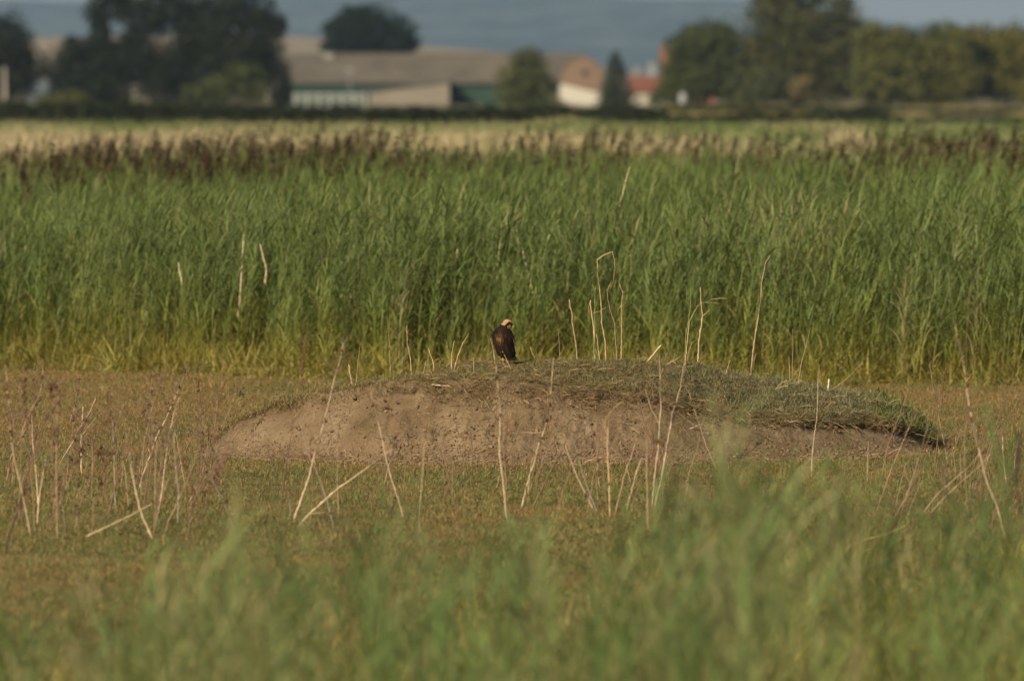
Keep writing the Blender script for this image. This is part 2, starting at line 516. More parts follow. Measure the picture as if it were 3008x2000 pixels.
# ------------------------------------------------------------------ the earth mound
def build_mound():
    m, t, b = new_mat("mound_soil")
    g = t.nodes.new("ShaderNodeNewGeometry")
    at = t.nodes.new("ShaderNodeAttribute"); at.attribute_name = "turf"
    def noise(scale, detail=5, rough=.6):
        n = t.nodes.new("ShaderNodeTexNoise"); n.inputs["Scale"].default_value = scale; n.inputs["Detail"].default_value = detail
        n.inputs["Roughness"].default_value = rough
        t.links.new(g.outputs["Position"], n.inputs["Vector"]); return n
    n1, n2, n4 = noise(2.2), noise(38, 6, .7), noise(9, 4)
    soil = ramp(t, [(.3, (.130, .087, .050)), (.48, (.193, .134, .081)), (.62, (.235, .170, .107)), (.75, (.28, .213, .143))])
    t.links.new(n1.outputs[0], soil.inputs[0])
    # crumbly darker flecks
    fl = ramp(t, [(.36, (.55, .50, .45)), (.46, (1, 1, 1)), (.7, (1.15, 1.15, 1.15))])
    t.links.new(n2.outputs[0], fl.inputs[0])
    mul = t.nodes.new("ShaderNodeMix"); mul.data_type = 'RGBA'; mul.blend_type = 'MULTIPLY'; mul.inputs[0].default_value = .85
    t.links.new(soil.outputs[0], mul.inputs[6]); t.links.new(fl.outputs[0], mul.inputs[7])
    # drying cracks
    vo = t.nodes.new("ShaderNodeTexVoronoi"); vo.feature = 'DISTANCE_TO_EDGE'; vo.inputs["Scale"].default_value = 5.5
    nv = t.nodes.new("ShaderNodeVectorMath"); nv.operation = 'MULTIPLY_ADD'
    t.links.new(n4.outputs["Color"], nv.inputs[0]); nv.inputs[1].default_value = (.22, .22, .22)
    t.links.new(g.outputs["Position"], nv.inputs[2]); t.links.new(nv.outputs[0], vo.inputs["Vector"])
    ck = t.nodes.new("ShaderNodeMapRange"); ck.inputs[1].default_value = .0; ck.inputs[2].default_value = .022
    t.links.new(vo.outputs[0], ck.inputs[0])
    ckm = t.nodes.new("ShaderNodeMapRange"); ckm.inputs[1].default_value = .48; ckm.inputs[2].default_value = .60
    ckm.inputs[3].default_value = 1; ckm.inputs[4].default_value = 0
    n5 = noise(1.1, 3); t.links.new(n5.outputs[0], ckm.inputs[0])
    mxk = t.nodes.new("ShaderNodeMath"); mxk.operation = 'MAXIMUM'
    t.links.new(ck.outputs[0], mxk.inputs[0]); t.links.new(ckm.outputs[0], mxk.inputs[1])
    tcol = ramp(t, [(.35, (.09, .075, .035)), (.65, (.15, .105, .055))])
    t.links.new(n4.outputs[0], tcol.inputs[0])
    mt = t.nodes.new("ShaderNodeMix"); mt.data_type = 'RGBA'
    t.links.new(at.outputs["Fac"], mt.inputs[0]); t.links.new(mul.outputs[2], mt.inputs[6]); t.links.new(tcol.outputs[0], mt.inputs[7])
    t.links.new(mt.outputs[2], b.inputs["Base Color"])
    hsum = t.nodes.new("ShaderNodeMath"); hsum.operation = 'MULTIPLY_ADD'
    t.links.new(mxk.outputs[0], hsum.inputs[0]); hsum.inputs[1].default_value = .8; t.links.new(n2.outputs[0], hsum.inputs[2])
    bp = t.nodes.new("ShaderNodeBump"); bp.inputs["Strength"].default_value = 1; bp.inputs["Distance"].default_value = .028
    t.links.new(hsum.outputs[0], bp.inputs["Height"]); t.links.new(bp.outputs[0], b.inputs["Normal"])
    b.inputs["Roughness"].default_value = .95; b.inputs["Specular IOR Level"].default_value = .1
    nx = 560
    vs = np.concatenate([np.linspace(0, 1, 64), np.linspace(1, 2, 44)[1:], np.linspace(2, 3, 26)[1:]])
    V, F, T = [], [], []
    for i in range(nx):
        px = 535 + 2225 * i / (nx - 1)
        x = X(px, 101.3)
        _, yb, yl, yc, ye, hl, hc = mound_params(x)
        for v in vs:
            if v <= 1: y = yb + (yl - yb) * v
            elif v <= 2: y = yl + (yc - yl) * (v - 1)
            else: y = yc + (ye - yc) * (v - 2)
            z = mound_full(x, y)
            face = math.exp(-((v - .48) / .42) ** 2)
            q = Vector((x, y, z))
            d1 = mnoise.fractal(Vector((x * 3.6, y * 2, z * 1.3)), 1, 2, 4) * .13 + mnoise.fractal(q * 11, 1, 2, 4) * .028
            ledge = abs(mnoise.noise(q * 2.1 + Vector((9, 2, 4)))) * -.05
            k = min(1, z * 4)
            under = (.10 * math.exp(-((v - .84) / .07) ** 2) - .05 * math.exp(-((v - 1.0) / .05) ** 2)) * (interp(px, [(900, .35), (1300, 1)]) + .6 * fbm(x, 0, 2.6, 77, 3))
            V.append((x, y + (d1 + ledge) * face * k * .9 + under * k, z + d1 * .35 * k - .07 * max(0, 1 - z / .02)))
            tf = (v - (interp(px, [(1000, 1.0), (1400, .95)]) + .08 * fbm(x, y, 3, 4.4, 3))) * 12
            T.append(min(1, max(0, tf)))
    ny = len(vs)
    for i in range(nx - 1):
        for j in range(ny - 1):
            F.append((i * ny + j, (i + 1) * ny + j, (i + 1) * ny + j + 1, i * ny + j + 1))
    me = bpy.data.meshes.new("earth_mound"); me.from_pydata(V, [], F); me.materials.append(m)
    a = me.attributes.new("turf", 'FLOAT', 'POINT'); a.data.foreach_set("value", np.array(T, np.float32))
    me.polygons.foreach_set("use_smooth", np.ones(len(F), bool))
    tag(link(bpy.data.objects.new("earth_mound", me)), "bare-faced clay mound with a cap of short turf", kind="structure")
build_mound()

# ------------------------------------------------------------------ plant prototypes
def lerp3(a, b, t): return tuple(a[i] + (b[i] - a[i]) * t for i in range(3))
def vary(c, k):
    f = 1 + random.uniform(-k, k)
    return tuple(max(0, v * f * (1 + random.uniform(-.08, .08))) for v in c)
def blade(mb, base, az, length, wid, elev0, elev1, col, seg=4, taper=True):
    """one leaf: starts at elevation elev0, ends at elev1"""
    p = Vector(base); pts, ws = [p.copy()], [wid * .55]
    for k in range(seg):
        e = elev0 + (elev1 - elev0) * (k + .5) / seg
        p = p + Vector((math.cos(az) * math.cos(e), math.sin(az) * math.cos(e), math.sin(e))) * (length / seg)
        pts.append(p.copy())
        f = (k + 1) / seg
        ws.append(wid * (1.0 if f < .55 else max(.08, (1 - f) / .45)))
    tw = az + math.pi / 2 + random.uniform(-.5, .5)
    side = Vector((math.cos(tw), math.sin(tw), random.uniform(-.35, .35))).normalized()
    mb.strip(pts, side, ws, col)
GREEN_TOP, GREEN_MID, OCHRE = (.128, .174, .054), (.185, .212, .042), (.36, .30, .055)
def reed_clump(n=3, hlo=1.9, hhi=2.5, lw=.020, dead=.10):
    mb = MB()
    for s in range(n):
        bx, by = random.gauss(0, .11), random.gauss(0, .11)
        h = random.uniform(hlo, hhi)
        lean = (random.gauss(.05, .10), random.gauss(0, .08))
        def at(z): return Vector((bx + lean[0] * z * z / h, by + lean[1] * z * z / h, z))
        pts = [at(h * k / 5) for k in range(6)]
        def colz(z):
            t = min(1, max(0, (z - .0) / 1.0)); t = t * t * (3 - 2 * t)
            c = lerp3(OCHRE, GREEN_MID, t)
            return lerp3(c, GREEN_TOP, min(1, max(0, (z - .9) / .7)))
        mb.tube(pts, [.006, .006, .005, .005, .004, .002], [colz(p.z) for p in pts], seg=3, cap=False)
        nl = random.randint(12, 16)
        for k in range(nl):
            z = .18 + (h - .22) * (k + random.random() * .7) / nl
            az = random.gauss(0.2, 1.1) if random.random() < .5 else random.uniform(0, 6.28)
            c = vary(colz(z + .15), .28)
            if random.random() < dead * (1.8 if z < .9 else .12): c = vary((.33, .25, .10), .25)
            e0 = random.uniform(1.05, 1.42)
            blade(mb, at(z), az, random.uniform(.36, .68) * (1 if z < h * .85 else .8), lw * random.uniform(.7, 1.25), e0, e0 - random.uniform(.3, 1.35) - (.6 if random.random() < .15 else 0), c, seg=4)
    return mb
reed_protos = [reed_clump().mesh("reed_clump_%d" % k, M_reed) for k in range(9)]
M_reed_far = mat_leaf("far_reed_leaf", (.47, .38, .23), var=.25)
reed_far = [reed_clump(4, 1.6, 2.2, lw=.03, dead=.1).mesh("reed_far_%d" % k, M_reed_far) for k in range(6)]
_g = (GREEN_TOP, GREEN_MID, OCHRE)
GREEN_TOP, GREEN_MID = (.112, .180, .056), (.150, .200, .052)
M_reed_near = mat_leaf("near_reed_leaf", (.42, .335, .185), var=.3, translucent=.35, yellow=(.21, .22, .07))
reed_fg = [reed_clump(2, 1.9, 2.5, lw=.019, dead=.12).mesh("reed_near_%d" % k, M_reed_near) for k in range(9)]
GREEN_TOP, GREEN_MID, OCHRE = _g
def plume(k):
    mb = MB()
    h = random.uniform(2.3, 2.75)
    lean = random.uniform(.05, .25)
    pts = [Vector((lean * (i / 4) ** 2, 0, h * i / 4)) for i in range(5)]
    mb.tube(pts, .004, (.12, .12, .04), seg=3, cap=False)
    dark = random.choice([(.045, .028, .018), (.075, .038, .024), (.058, .042, .020)])
    top = pts[-1]
    L = random.uniform(.30, .46)
    dirx = random.uniform(.5, 1.0)
    for i in range(46):
        f = random.random()
        st = top + Vector((dirx * .45 * f * L * .6, 0, L * (f * .85) - .12))
        az = random.gauss(0, .9)
        blade(mb, st, az, random.uniform(.09, .18) * (1.15 - f * .6), .020, random.uniform(.1, 1.0), random.uniform(-.9, .2), vary(dark, .35), seg=2)
    return mb.mesh("plume_%d" % k, M_plume)
plume_protos = [plume(k) for k in range(6)]
def edge_tuft(k):
    """rank grass and fallen reed leaves along the foot of the reed bed"""
    mb = MB()
    for i in range(22):
        az = random.uniform(0, 6.28)
        L = random.uniform(.25, .75)
        c = random.choice([(.42, .31, .06), (.34, .27, .05), (.24, .24, .045), (.17, .20, .04), (.44, .32, .13)])
        e0 = random.uniform(.5, 1.45)
        blade(mb, (random.gauss(0, .1), random.gauss(0, .1), 0), az, L, random.uniform(.012, .024), e0, e0 - random.uniform(.3, 1.4), vary(c, .25), seg=4)
    return mb.mesh("edge_tuft_%d" % k, M_reed)
edge_protos = [edge_tuft(k) for k in range(6)]
def turf_tuft(k, cols, n=16, hl=(.03, .10), wid=.008, spread=.07):
    mb = MB()
    for i in range(n):
        e0 = random.uniform(.5, 1.5)
        blade(mb, (random.gauss(0, spread), random.gauss(0, spread), -.005), random.uniform(0, 6.28), random.uniform(*hl), random.uniform(.6, 1.3) * wid, e0, e0 - random.uniform(.1, 1.3), vary(random.choice(cols), .3), seg=2)
    return mb.mesh("turf_tuft_%d" % k, M_turf)
def herb(k, cols):
    """low bushy saltmarsh plant: short thin upright twigs"""
    mb = MB()
    for i in range(30):
        e0 = random.uniform(.5, 1.5)
        blade(mb, (random.gauss(0, .06), random.gauss(0, .06), random.uniform(-.005, .02)), random.uniform(0, 6.28), random.uniform(.015, .055), random.uniform(.004, .008), e0, e0 - random.uniform(-.3, .8), vary(random.choice(cols), .25), seg=2)
    return mb.mesh("herb_%d" % k, M_turf)
OLV = [(.140, .140, .042), (.115, .128, .038), (.175, .145, .052)]
ORG = [(.24, .145, .05), (.20, .13, .05), (.27, .165, .06), (.16, .125, .045)]
GRN = [(.105, .145, .036), (.13, .16, .04), (.09, .125, .034)]
STR = [(.30, .215, .115), (.24, .17, .085), (.19, .13, .065)]
ground_protos = [turf_tuft(0, OLV + STR[:1]), turf_tuft(1, OLV + ORG), herb(2, OLV + ORG[:2]), herb(3, ORG), herb(4, ORG + OLV), turf_tuft(5, GRN, 14, (.04, .13), .007),
                 turf_tuft(6, STR + ORG[:1], 14), herb(7, GRN + OLV)]
GREY = [(.165, .175, .095), (.135, .150, .080), (.22, .20, .12), (.28, .225, .14)]
mound_protos = [turf_tuft(10, STR + OLV, 18, (.03, .11), .007), turf_tuft(11, STR + ORG, 16, (.03, .10), .007), turf_tuft(12, GREY + GREY + STR[:1], 20, (.03, .10), .006),
                turf_tuft(13, GREY + OLV[:2], 20, (.04, .12), .006), herb(14, OLV + STR), turf_tuft(15, GRN, 18, (.06, .16), .010)]
def litter(k):
    mb = MB()
    for i in range(7):
        az = random.uniform(0, 6.28)
        L = random.uniform(.05, .22)
        p = Vector((random.gauss(0, .08), random.gauss(0, .08), random.uniform(.0, .02)))
        q = p + Vector((math.cos(az), math.sin(az), random.uniform(-.2, .35))) * L
        mid = (p + q) / 2 + Vector((random.gauss(0, .012), random.gauss(0, .012), random.uniform(0, .02)))
        mb.tube([p, mid, q], .0028, vary(random.choice(STR + [(.16, .11, .06)]), .3), seg=3, cap=False)
    return mb.mesh("litter_%d" % k, M_straw)
litter_protos = [litter(k) for k in range(4)]
def clod(k):
    mb = MB()
    mb.blob((0, 0, 0), (random.uniform(.7, 1.2), random.uniform(.7, 1.2), random.uniform(.5, .9)), vary(random.choice([(.21, .145, .09), (.19, .13, .08), (.16, .11, .07)]), .15), 7, 5, .22)
    return mb.mesh("clod_%d" % k, M_clod)
clod_protos = [clod(k) for k in range(5)]

def eul(n, tilt=.12, zr=(0, 6.283)):
    r = np.zeros((n, 3))
    r[:, 0] = rng.normal(0, tilt, n); r[:, 1] = rng.normal(0, tilt, n); r[:, 2] = rng.uniform(*zr, n)
    return r
def sc3(s): return np.repeat(np.asarray(s)[:, None], 3, 1)
def halfw(d, m=1.2): return d * 1504 / FPX + m

# ------------------------------------------------------------------ main reed bed
def reed_edge(x):
    px = PX(x, 127)
    return EYE / slope(interp(px, [(-300, 1078), (0, 1080), (300, 1092), (600, 1100), (900, 1112), (1300, 1118), (1700, 1122), (2200, 1130), (3300, 1134)])) + .35 * fbm(x, 0, .8, 2.2, 3)
TOPROW = [(-300, .95), (0, .97), (300, 1.0), (900, 1.07), (1400, 1.08), (1900, 1.06), (2400, 1.06), (3300, 1.12)]
def build_reeds():
    pos, rot, sc_, idx, tint = [], [], [], [], []
    def put(x, y, s, t, k, tilt=.07):
        pos.append((x, y, -.02)); rot.append((random.gauss(0, tilt), random.gauss(0, tilt), random.gauss(0, .6)))
        sc_.append((s * random.uniform(.9, 1.1), s * random.uniform(.9, 1.1), s)); idx.append(k); tint.append(t)
    # dense front rows, then the body of the bed
    for band, (d0, d1, dens) in enumerate([(0, 3.5, 10), (3.5, 12, 8.5), (12, 90, 7)]):
        wmax = halfw(216, 2)
        n = int((d1 - d0) * 2 * wmax * dens)
        for _ in range(n):
            x = random.uniform(-wmax - 1.5, wmax)
            y = reed_edge(x) + random.uniform(d0, d1)
            if abs(x) > halfw(y, 2.2): continue
            fr = y - reed_edge(x)
            if fbm(x, y * .7, 1.1, 55, 3) < -.22 and random.random() < .8: continue
            g = interp(PX(x, y), TOPROW)
            s = g * (random.uniform(.80, 1.04)) * (1 if fr > 2.5 else .72 + .28 * fr / 2.5) * (1 + .09 * fbm(x, y, .35, 6, 2) + .12 * fbm(x, y * .6, 1.4, 16, 2))
            if band == 0 and random.random() < .35: s *= random.uniform(.45, .85)
            dead = fbm(x, y, .45, 12.5, 3)
            t = max(0, min(.7, (dead - .42) * 1.4)) * (.7 if fr < 12 else .3)
            if random.random() < .03: t = random.uniform(.5, .9)
            put(x, y, s, t, random.randrange(9))
    scatter("reed_bed", reed_protos, np.array(pos), np.array(rot), np.array(sc_), np.array(idx), np.array(tint),
            "dense green reed bed filling the width behind the mound", "reeds")
    # brown plumes over its far rows
    pos, rot, sc_, idx = [], [], [], []
    for _ in range(17000):
        y = random.uniform(142, 212)
        wm = halfw(y, 1.5)
        x = random.uniform(-wm, wm)
        px = PX(x, y)
        dens = interp(px, [(0, .75), (400, .95), (900, 1.0), (1200, 1.0), (1350, .5), (1700, .55), (2100, .5), (2400, .55), (2800, .95), (3008, .8)])
        cl = fbm(x, y * .35, .42, 21.0, 3)
        rear = (y - 142) / 70
        if random.random() > dens * min(1, .02 + .98 * rear ** 1.2) * (1 if y < 196 else .45) * min(1, max(.025, 3.0 * cl - .02)): continue
        s = random.uniform(.88, 1.06) * interp(px, TOPROW)
        pos.append((x, y, 0)); rot.append((random.gauss(0, .08), random.gauss(.03, .08), random.gauss(0, .7)))
        sc_.append((1.1, 1.1, s)); idx.append(random.randrange(6))
    n = len(pos)
    scatter("reed_plumes", plume_protos, np.array(pos), np.array(rot), np.array(sc_), np.array(idx), np.zeros(n),
            "dark brown flowering plumes along the rear top of the reed bed", "reed plumes")
    # yellowing rank grass along the foot
    pos, rot, sc_, idx, tint = [], [], [], [], []
    for _ in range(2100):
        x = random.uniform(-9.5, 9.5)
        y = reed_edge(x) + random.gauss(.25, .65)
        if abs(x) > halfw(y, 1): continue
        if fbm(x, 0, 1.1, 47, 3) < .0 and random.random() < .6: continue
        pos.append((x, y, -.01)); rot.append((random.gauss(0, .1), random.gauss(0, .1), random.uniform(0, 6.28)))
        s = random.uniform(.4, 1.0) * (1 if y > reed_edge(x) else .6)
        sc_.append((s * 1.2, s * 1.2, s)); idx.append(random.randrange(6)); tint.append(max(0, random.gauss(.1, .15)))
    scatter("reed_edge_grass", edge_protos, np.array(pos), np.array(rot), np.array(sc_), np.array(idx), np.array(tint),
            "yellowing rank grass along the foot of the reed bed", "grass")
    # second bed beyond: dead straw-coloured rows, then green ones
    pos, rot, sc_, idx, tint = [], [], [], [], []
    for _ in range(36000):
        y = 228 + 210 * random.random() ** .95
        wm = halfw(y, 3)
        x = random.uniform(-wm, wm)
        px = PX(x, y)
        hcap = interp(y, [(228, .6), (245, .8), (270, .95), (340, 1.0), (435, 1.0)])
        bump = math.exp(-((px - 1660) / 80) ** 2) * .10 * (1 if y > 400 else 0) + math.exp(-((px - 2480) / 45) ** 2) * .25 * (1 if 270 < y < 330 else 0)
        left = interp(px, [(0, 0), (1300, 10), (1700, -25), (3008, -45)])
        fr = y - left
        td = interp(fr, [(200, .5), (250, .75), (330, .85), (355, .35), (380, .08), (440, .0)])
        t = td + .20 + .9 * fbm(x * .6, y * .12, .35, 31, 3)
        if px > 1700: t -= .22
        if math.exp(-((px - 2480) / 60) ** 2) > .4 and y < 340: t += .6
        pos.append((x, y, -.02)); rot.append((random.gauss(0, .06), random.gauss(0, .06), random.gauss(0, .6)))
        s = hcap * (random.uniform(.8, 1.1) + bump)
        sc_.append((s * 1.1, s * 1.1, s)); idx.append(random.randrange(6)); tint.append(min(.95, max(0, t)))
    scatter("far_reeds", reed_far, np.array(pos), np.array(rot), np.array(sc_), np.array(idx), np.array(tint),
            "farther reeds, straw coloured in front and pale green behind", "reeds")
build_reeds()

# ------------------------------------------------------------------ low marsh plants on the open ground
def build_turf():
    n = 176000
    d = 64 + 66 * rng.random(n) ** .95
    x = (rng.random(n) * 2 - 1) * (d * 1504 / FPX + 1.7)
    keep, idx, sc_, tint = [], [], [], []
    for i in range(n):
        xi, yi = x[i], d[i]
        if yi > reed_edge(xi) + .4: continue
        if mound_z(xi, yi) > .04: continue
        _, yb, yl, yc, ye, hl, hc = mound_params(xi)
        if hl > .06 and yb - 1.3 < yi < yb + .1 and random.random() < min(.95, 1.0 - (yb - yi - .35) * .95): continue   # bare crumbly foot
        p = fbm(xi, yi, .55, 4, 3)
        if fbm(xi, yi * .5, .8, 91, 3) < -.20 and random.random() < .75: continue
        o = interp(yi, [(70, -.22), (88, -.16), (99, -.06), (105, .28), (126, .55)]) + p * .8
        u = random.random()
        if random.random() < .02 and yi < 100: k = 5
        elif o > .35: k = 3 if u < .5 else 4 if u < .8 else 6 if u < .88 else 1
        elif o > -.05: k = 2 if u < .3 else 1 if u < .5 else 4 if u < .7 else 0 if u < .85 else 7 if u < .93 else 5
        else: k = 0 if u < .35 else 7 if u < .6 else 2 if u < .8 else 5 if u < .9 else 1
        keep.append(i); idx.append(k)
        sc_.append(random.uniform(.45, .95) * (1.0 if random.random() > .04 else 1.7))
        tint.append(max(0, min(.6, random.gauss(.08, .15))))
    keep = np.array(keep)
    pos = np.stack([x[keep], d[keep], np.full(len(keep), -.005)], 1)
    scatter("marsh_plants", ground_protos, pos, eul(len(keep), .15), sc3(sc_), np.array(idx), np.array(tint),
            "low olive and orange-brown marsh plants covering the open flat", "ground cover")
    # turf on the mound
    pos, rot, sc_, idx, tint = [], [], [], [], []
    for _ in range(24000):
        px = random.uniform(560, 2735); xx = X(px, 101.3)
        _, yb, yl, yc, ye, hl, hc = mound_params(xx)
        if hc < .02: continue
        v = random.uniform(.90, 2.5) if random.random() < .72 else random.gauss(1.04, .05)
        edge = interp(px, [(1000, 1.02), (1500, 1.0)]) + .14 * fbm(xx, 0, 2.3, 6, 3)
        if v < edge and random.random() < .85: continue
        y = yb + (yl - yb) * v if v < 1 else yl + (yc - yl) * (v - 1) if v < 2 else yc + (ye - yc) * (v - 2)
        z = mound_full(xx, y)
        if v > 1.06 and fbm(xx, y, 1.7, 71, 3) < -.16 and random.random() < .7: continue
        right = interp(px, [(600, 0), (1500, .10), (1900, .45), (2100, .9), (2750, 1)])
        u = random.random()
        if random.random() < right: k = 2 if u < .5 else 3 if u < .88 else 0
        else: k = 0 if u < .42 else 1 if u < .68 else 4 if u < .88 else 5 if u < .93 else 2
        if px > 2560 and random.random() < .45: k = 5
        s = random.uniform(.6, 1.25) * interp(px, [(600, .75), (1000, .68), (1200, .60), (1500, .60), (1900, .75), (2300, .85), (2750, .95)])
        if px > 1300 and v < 1.1: s *= .62
        if px < 1250 and v < 1.15 and k == 0: k = random.choice([1, 4])
        if abs(px - 1490) < 48 and v < 2.2: s *= .45
        pos.append((xx, y, z - .008)); rot.append((random.gauss(.1 if v < 1.1 else 0, .2), random.gauss(0, .2), random.uniform(0, 6.28)))
        sc_.append(s); idx.append(k); tint.append(max(0, min(.6, random.gauss(.05, .15))))
    scatter("mound_turf", mound_protos, np.array(pos), np.array(rot), sc3(sc_), np.array(idx), np.array(tint),
            "short dry turf capping the mound, greyer green down its right shoulder", "turf")
    # straw hanging over the lip, roots and litter on the bare face
    pos, rot, sc_, idx = [], [], [], []
    for _ in range(1900):
        px = random.uniform(620, 2720); xx = X(px, 101.3)
        _, yb, yl, yc, ye, hl, hc = mound_params(xx)
        v = random.gauss(.95, .10) if random.random() < .4 else random.uniform(-.35, 1.0) if random.random() < .45 else random.uniform(1, 2)
        if .2 < v < .8 and random.random() < .6: continue
        if px < 1250 and v > .75 and random.random() < .85: continue
        y = yb + (yl - yb) * v if v < 1 else yl + (yc - yl) * (v - 1)
        z = mound_full(xx, y)
        pos.append((xx, y - .015, z + .01)); rot.append((random.gauss(.5 if 0 < v < 1 else 0, .3), random.gauss(0, .3), random.uniform(0, 6.28)))
        sc_.append(random.uniform(.35, .9)); idx.append(random.randrange(4))
    scatter("straw_litter", litter_protos, np.array(pos), np.array(rot), sc3(sc_), np.array(idx), np.zeros(len(pos)),
            "bits of straw and root scattered over the mound face and foot", "litter")
    pos, sc_ = [], []
    for _ in range(5200):
        px = random.uniform(600, 2740); xx = X(px, 101.3)
        _, yb, yl, yc, ye, hl, hc = mound_params(xx)
        v = random.gauss(.02, .26) if random.random() < .9 else random.uniform(.1, .95)
        if v > 1: continue
        y = yb + (yl - yb) * v
        pos.append((xx, y - .01, mound_full(xx, y)))
        sc_.append(abs(random.gauss(0, .009)) + .004)
    scatter("soil_crumbs", clod_protos, np.array(pos), eul(len(pos), .5), sc3(sc_), rng.integers(0, 5, len(pos)), np.zeros(len(pos)),
            "crumbs of clay fallen along the foot of the mound face", "soil crumbs")
build_turf()

# ------------------------------------------------------------------ out of focus growth close to the camera
def build_foreground():
    TOP = [(-100, 1690), (150, 1720), (420, 1650), (600, 1560), (680, 1500), (820, 1560), (1050, 1640), (1100, 1500), (1120, 1320), (1150, 1500), (1200, 1600), (1330, 1520), (1600, 1520), (1800, 1490), (1980, 1440),
           (2110, 1290), (2170, 1235), (2260, 1270), (2330, 1320), (2420, 1255), (2520, 1330), (2700, 1500), (2880, 1430), (3008, 1300), (3100, 1300)]
    pos, rot, sc_, idx, tint = [], [], [], [], []
    for _ in range(2300):
        d = random.uniform(42, 61)
        px = random.uniform(-860, 3870)
        zt = EYE - d * slope(interp(px, TOP))
        zt *= 1 - .50 * random.random() ** 1.1
        if fbm(px * .0035, d * .16, 1, 63, 3) < -.12 and random.random() < .8: continue
        if random.random() > interp(px, [(-860, .28), (0, .30), (400, .30), (600, .42), (750, .42), (900, .28), (1300, .30), (1700, .32), (2050, .40), (2150, .52), (2250, .46), (2450, .32), (3008, .30)]): continue
        s = zt / 2.2
        pos.append((X(px, d), d, 0)); rot.append((random.gauss(0, .06), random.gauss(0, .08), random.uniform(0, 6.28)))
        sc_.append((max(s, .8), max(s, .8), s)); idx.append(random.randrange(9))
        t = .02 + .6 * fbm(px * .004, d * .1, 1, 17, 3)
        if random.random() < .16: t = random.uniform(.5, .9)
        tint.append(max(0, min(.95, t)))
    scatter("foreground_reeds", reed_fg, np.array(pos), np.array(rot), np.array(sc_), np.array(idx), np.array(tint),
            "soft blurred green reeds and grass close to the camera", "reeds")
    pos, rot, sc_, idx, tint = [], [], [], [], []
    for _ in range(5000):
        d = random.uniform(52, 78)
        px = random.uniform(-700, 3700)
        lim = interp(px, [(0, 60), (500, 66), (1500, 71), (2200, 78), (3008, 78)])
        if d > lim or random.random() < (d - 52) / (lim - 52 + .01) * .9: continue
        pos.append((X(px, d), d, -.01)); rot.append((random.gauss(0, .1), random.gauss(0, .1), random.uniform(0, 6.28)))
        s = random.uniform(.3, .8)
        sc_.append((s * 1.1, s * 1.1, s)); idx.append(random.randrange(6))
        tint.append(max(0, min(.9, .15 + .9 * fbm(px * .003, d * .1, 1, 27, 3))))
    scatter("foreground_grass", edge_protos, np.array(pos), np.array(rot), np.array(sc_), np.array(idx), np.array(tint),
            "rank blurred grass at the bottom edge of the view", "grass")
build_foreground()
exec_marker = True

# ------------------------------------------------------------------ trees
def crown_quads(blobs, n, size, cols, flat=.0):
    """leaf clumps spread through overlapping ellipsoids; cols = list of base colours; shell-biased, with gaps"""
    vol = np.array([b[3] * b[4] * b[5] for b in blobs]) ** .75
    pick = rng.choice(len(blobs), n, p=vol / vol.sum())
    B = np.array(blobs)[pick]
    u = rng.normal(size=(n, 3)); u /= np.linalg.norm(u, axis=1)[:, None]
    r = rng.random(n) ** .42
    # lumpy outline
    lump = 1 + .22 * np.sin(u[:, 0] * 5 + B[:, 0] * 3) * np.cos(u[:, 2] * 6 + B[:, 1] * 2) + .10 * rng.normal(size=n)
    c = B[:, :3] + u * B[:, 3:6] * (r * lump)[:, None]
    nr = u * .7 + rng.normal(size=(n, 3)) * .6 + np.array([0, 0, .35]); nr /= np.linalg.norm(nr, axis=1)[:, None]
    a = np.cross(nr, rng.normal(size=(n, 3))); a /= np.linalg.norm(a, axis=1)[:, None]
    b = np.cross(nr, a)
    s = size * rng.uniform(.55, 1.3, n)[:, None]
    q = np.stack([c - a * s, c - b * s * .6, c + a * s, c + b * s * .6], 1)
    cc = np.array(cols)[rng.integers(0, len(cols), n)] * rng.uniform(.7, 1.3, n)[:, None]
    return q, cc
def tree(label, base, blobs, n, size, cols, trunk_r, trunk_h, limbs=5, name="tree", cat="tree", group=None, bark=(.07, .055, .04)):
    """blobs are (x, z, depth offset, rx, rz, ry) in metres from the base"""
    t = tag(empty(name, base), label, cat, group)
    bl = [(b[0], b[2], b[1], b[3], b[5], b[4]) for b in blobs]
    mb = MB()
    top = Vector((0, 0, trunk_h))
    pts = [Vector((0, 0, -.2)), Vector((.02, 0, trunk_h * .15)), Vector((.1, 0, trunk_h * .5)), Vector((-.05, .1, trunk_h * .8)), top]
    mb.tube(pts, [trunk_r * 1.4, trunk_r, trunk_r * .85, trunk_r * .6, trunk_r * .3], bark, seg=8)
    for k in range(limbs):
        b = bl[k % len(bl)]
        z0 = trunk_h * random.uniform(.35, .8)
        e = Vector(b[:3]) + Vector((random.uniform(-.5, .5) * b[3], random.uniform(-.5, .5) * b[4], random.uniform(-.1, .5) * b[5]))
        s = Vector((0, 0, z0)); mid = s.lerp(e, .5) + Vector((0, 0, -.06 * (e - s).length))
        mb.tube([s, mid, e], [trunk_r * .5, trunk_r * .32, trunk_r * .1], bark, seg=5)
    mb.build("trunk", M_bark, t)
    q, c = crown_quads(bl, n, size, cols)
    link(bpy.data.objects.new("crown", quads_mesh("crown", q, c, M_crown)), t)
    return t
def px_blobs(d, base_px, items):
    """items: (px_centre, py_centre, half width px, half height px[, depth offset m]) -> blobs in metres from the base"""
    k = d / FPX
    out_ = []
    for it in items:
        cx, cy, hw, hh = it[:4]
        dy = it[4] if len(it) > 4 else 0
        z = EYE - d * slope(cy)
        out_.append(((cx - base_px) * k, z, dy, hw * k, hh * k, min(hw, hh * 1.3) * k * .8))
    return out_
DARK = [(.014, .019, .010), (.019, .024, .011), (.017, .019, .012)]  # cloud shade over the left trees is put into this leaf colour
DKG = [(.011, .019, .012), (.014, .023, .013)]  # round tree behind the barn, leaf colour darkened likewise for cloud shade
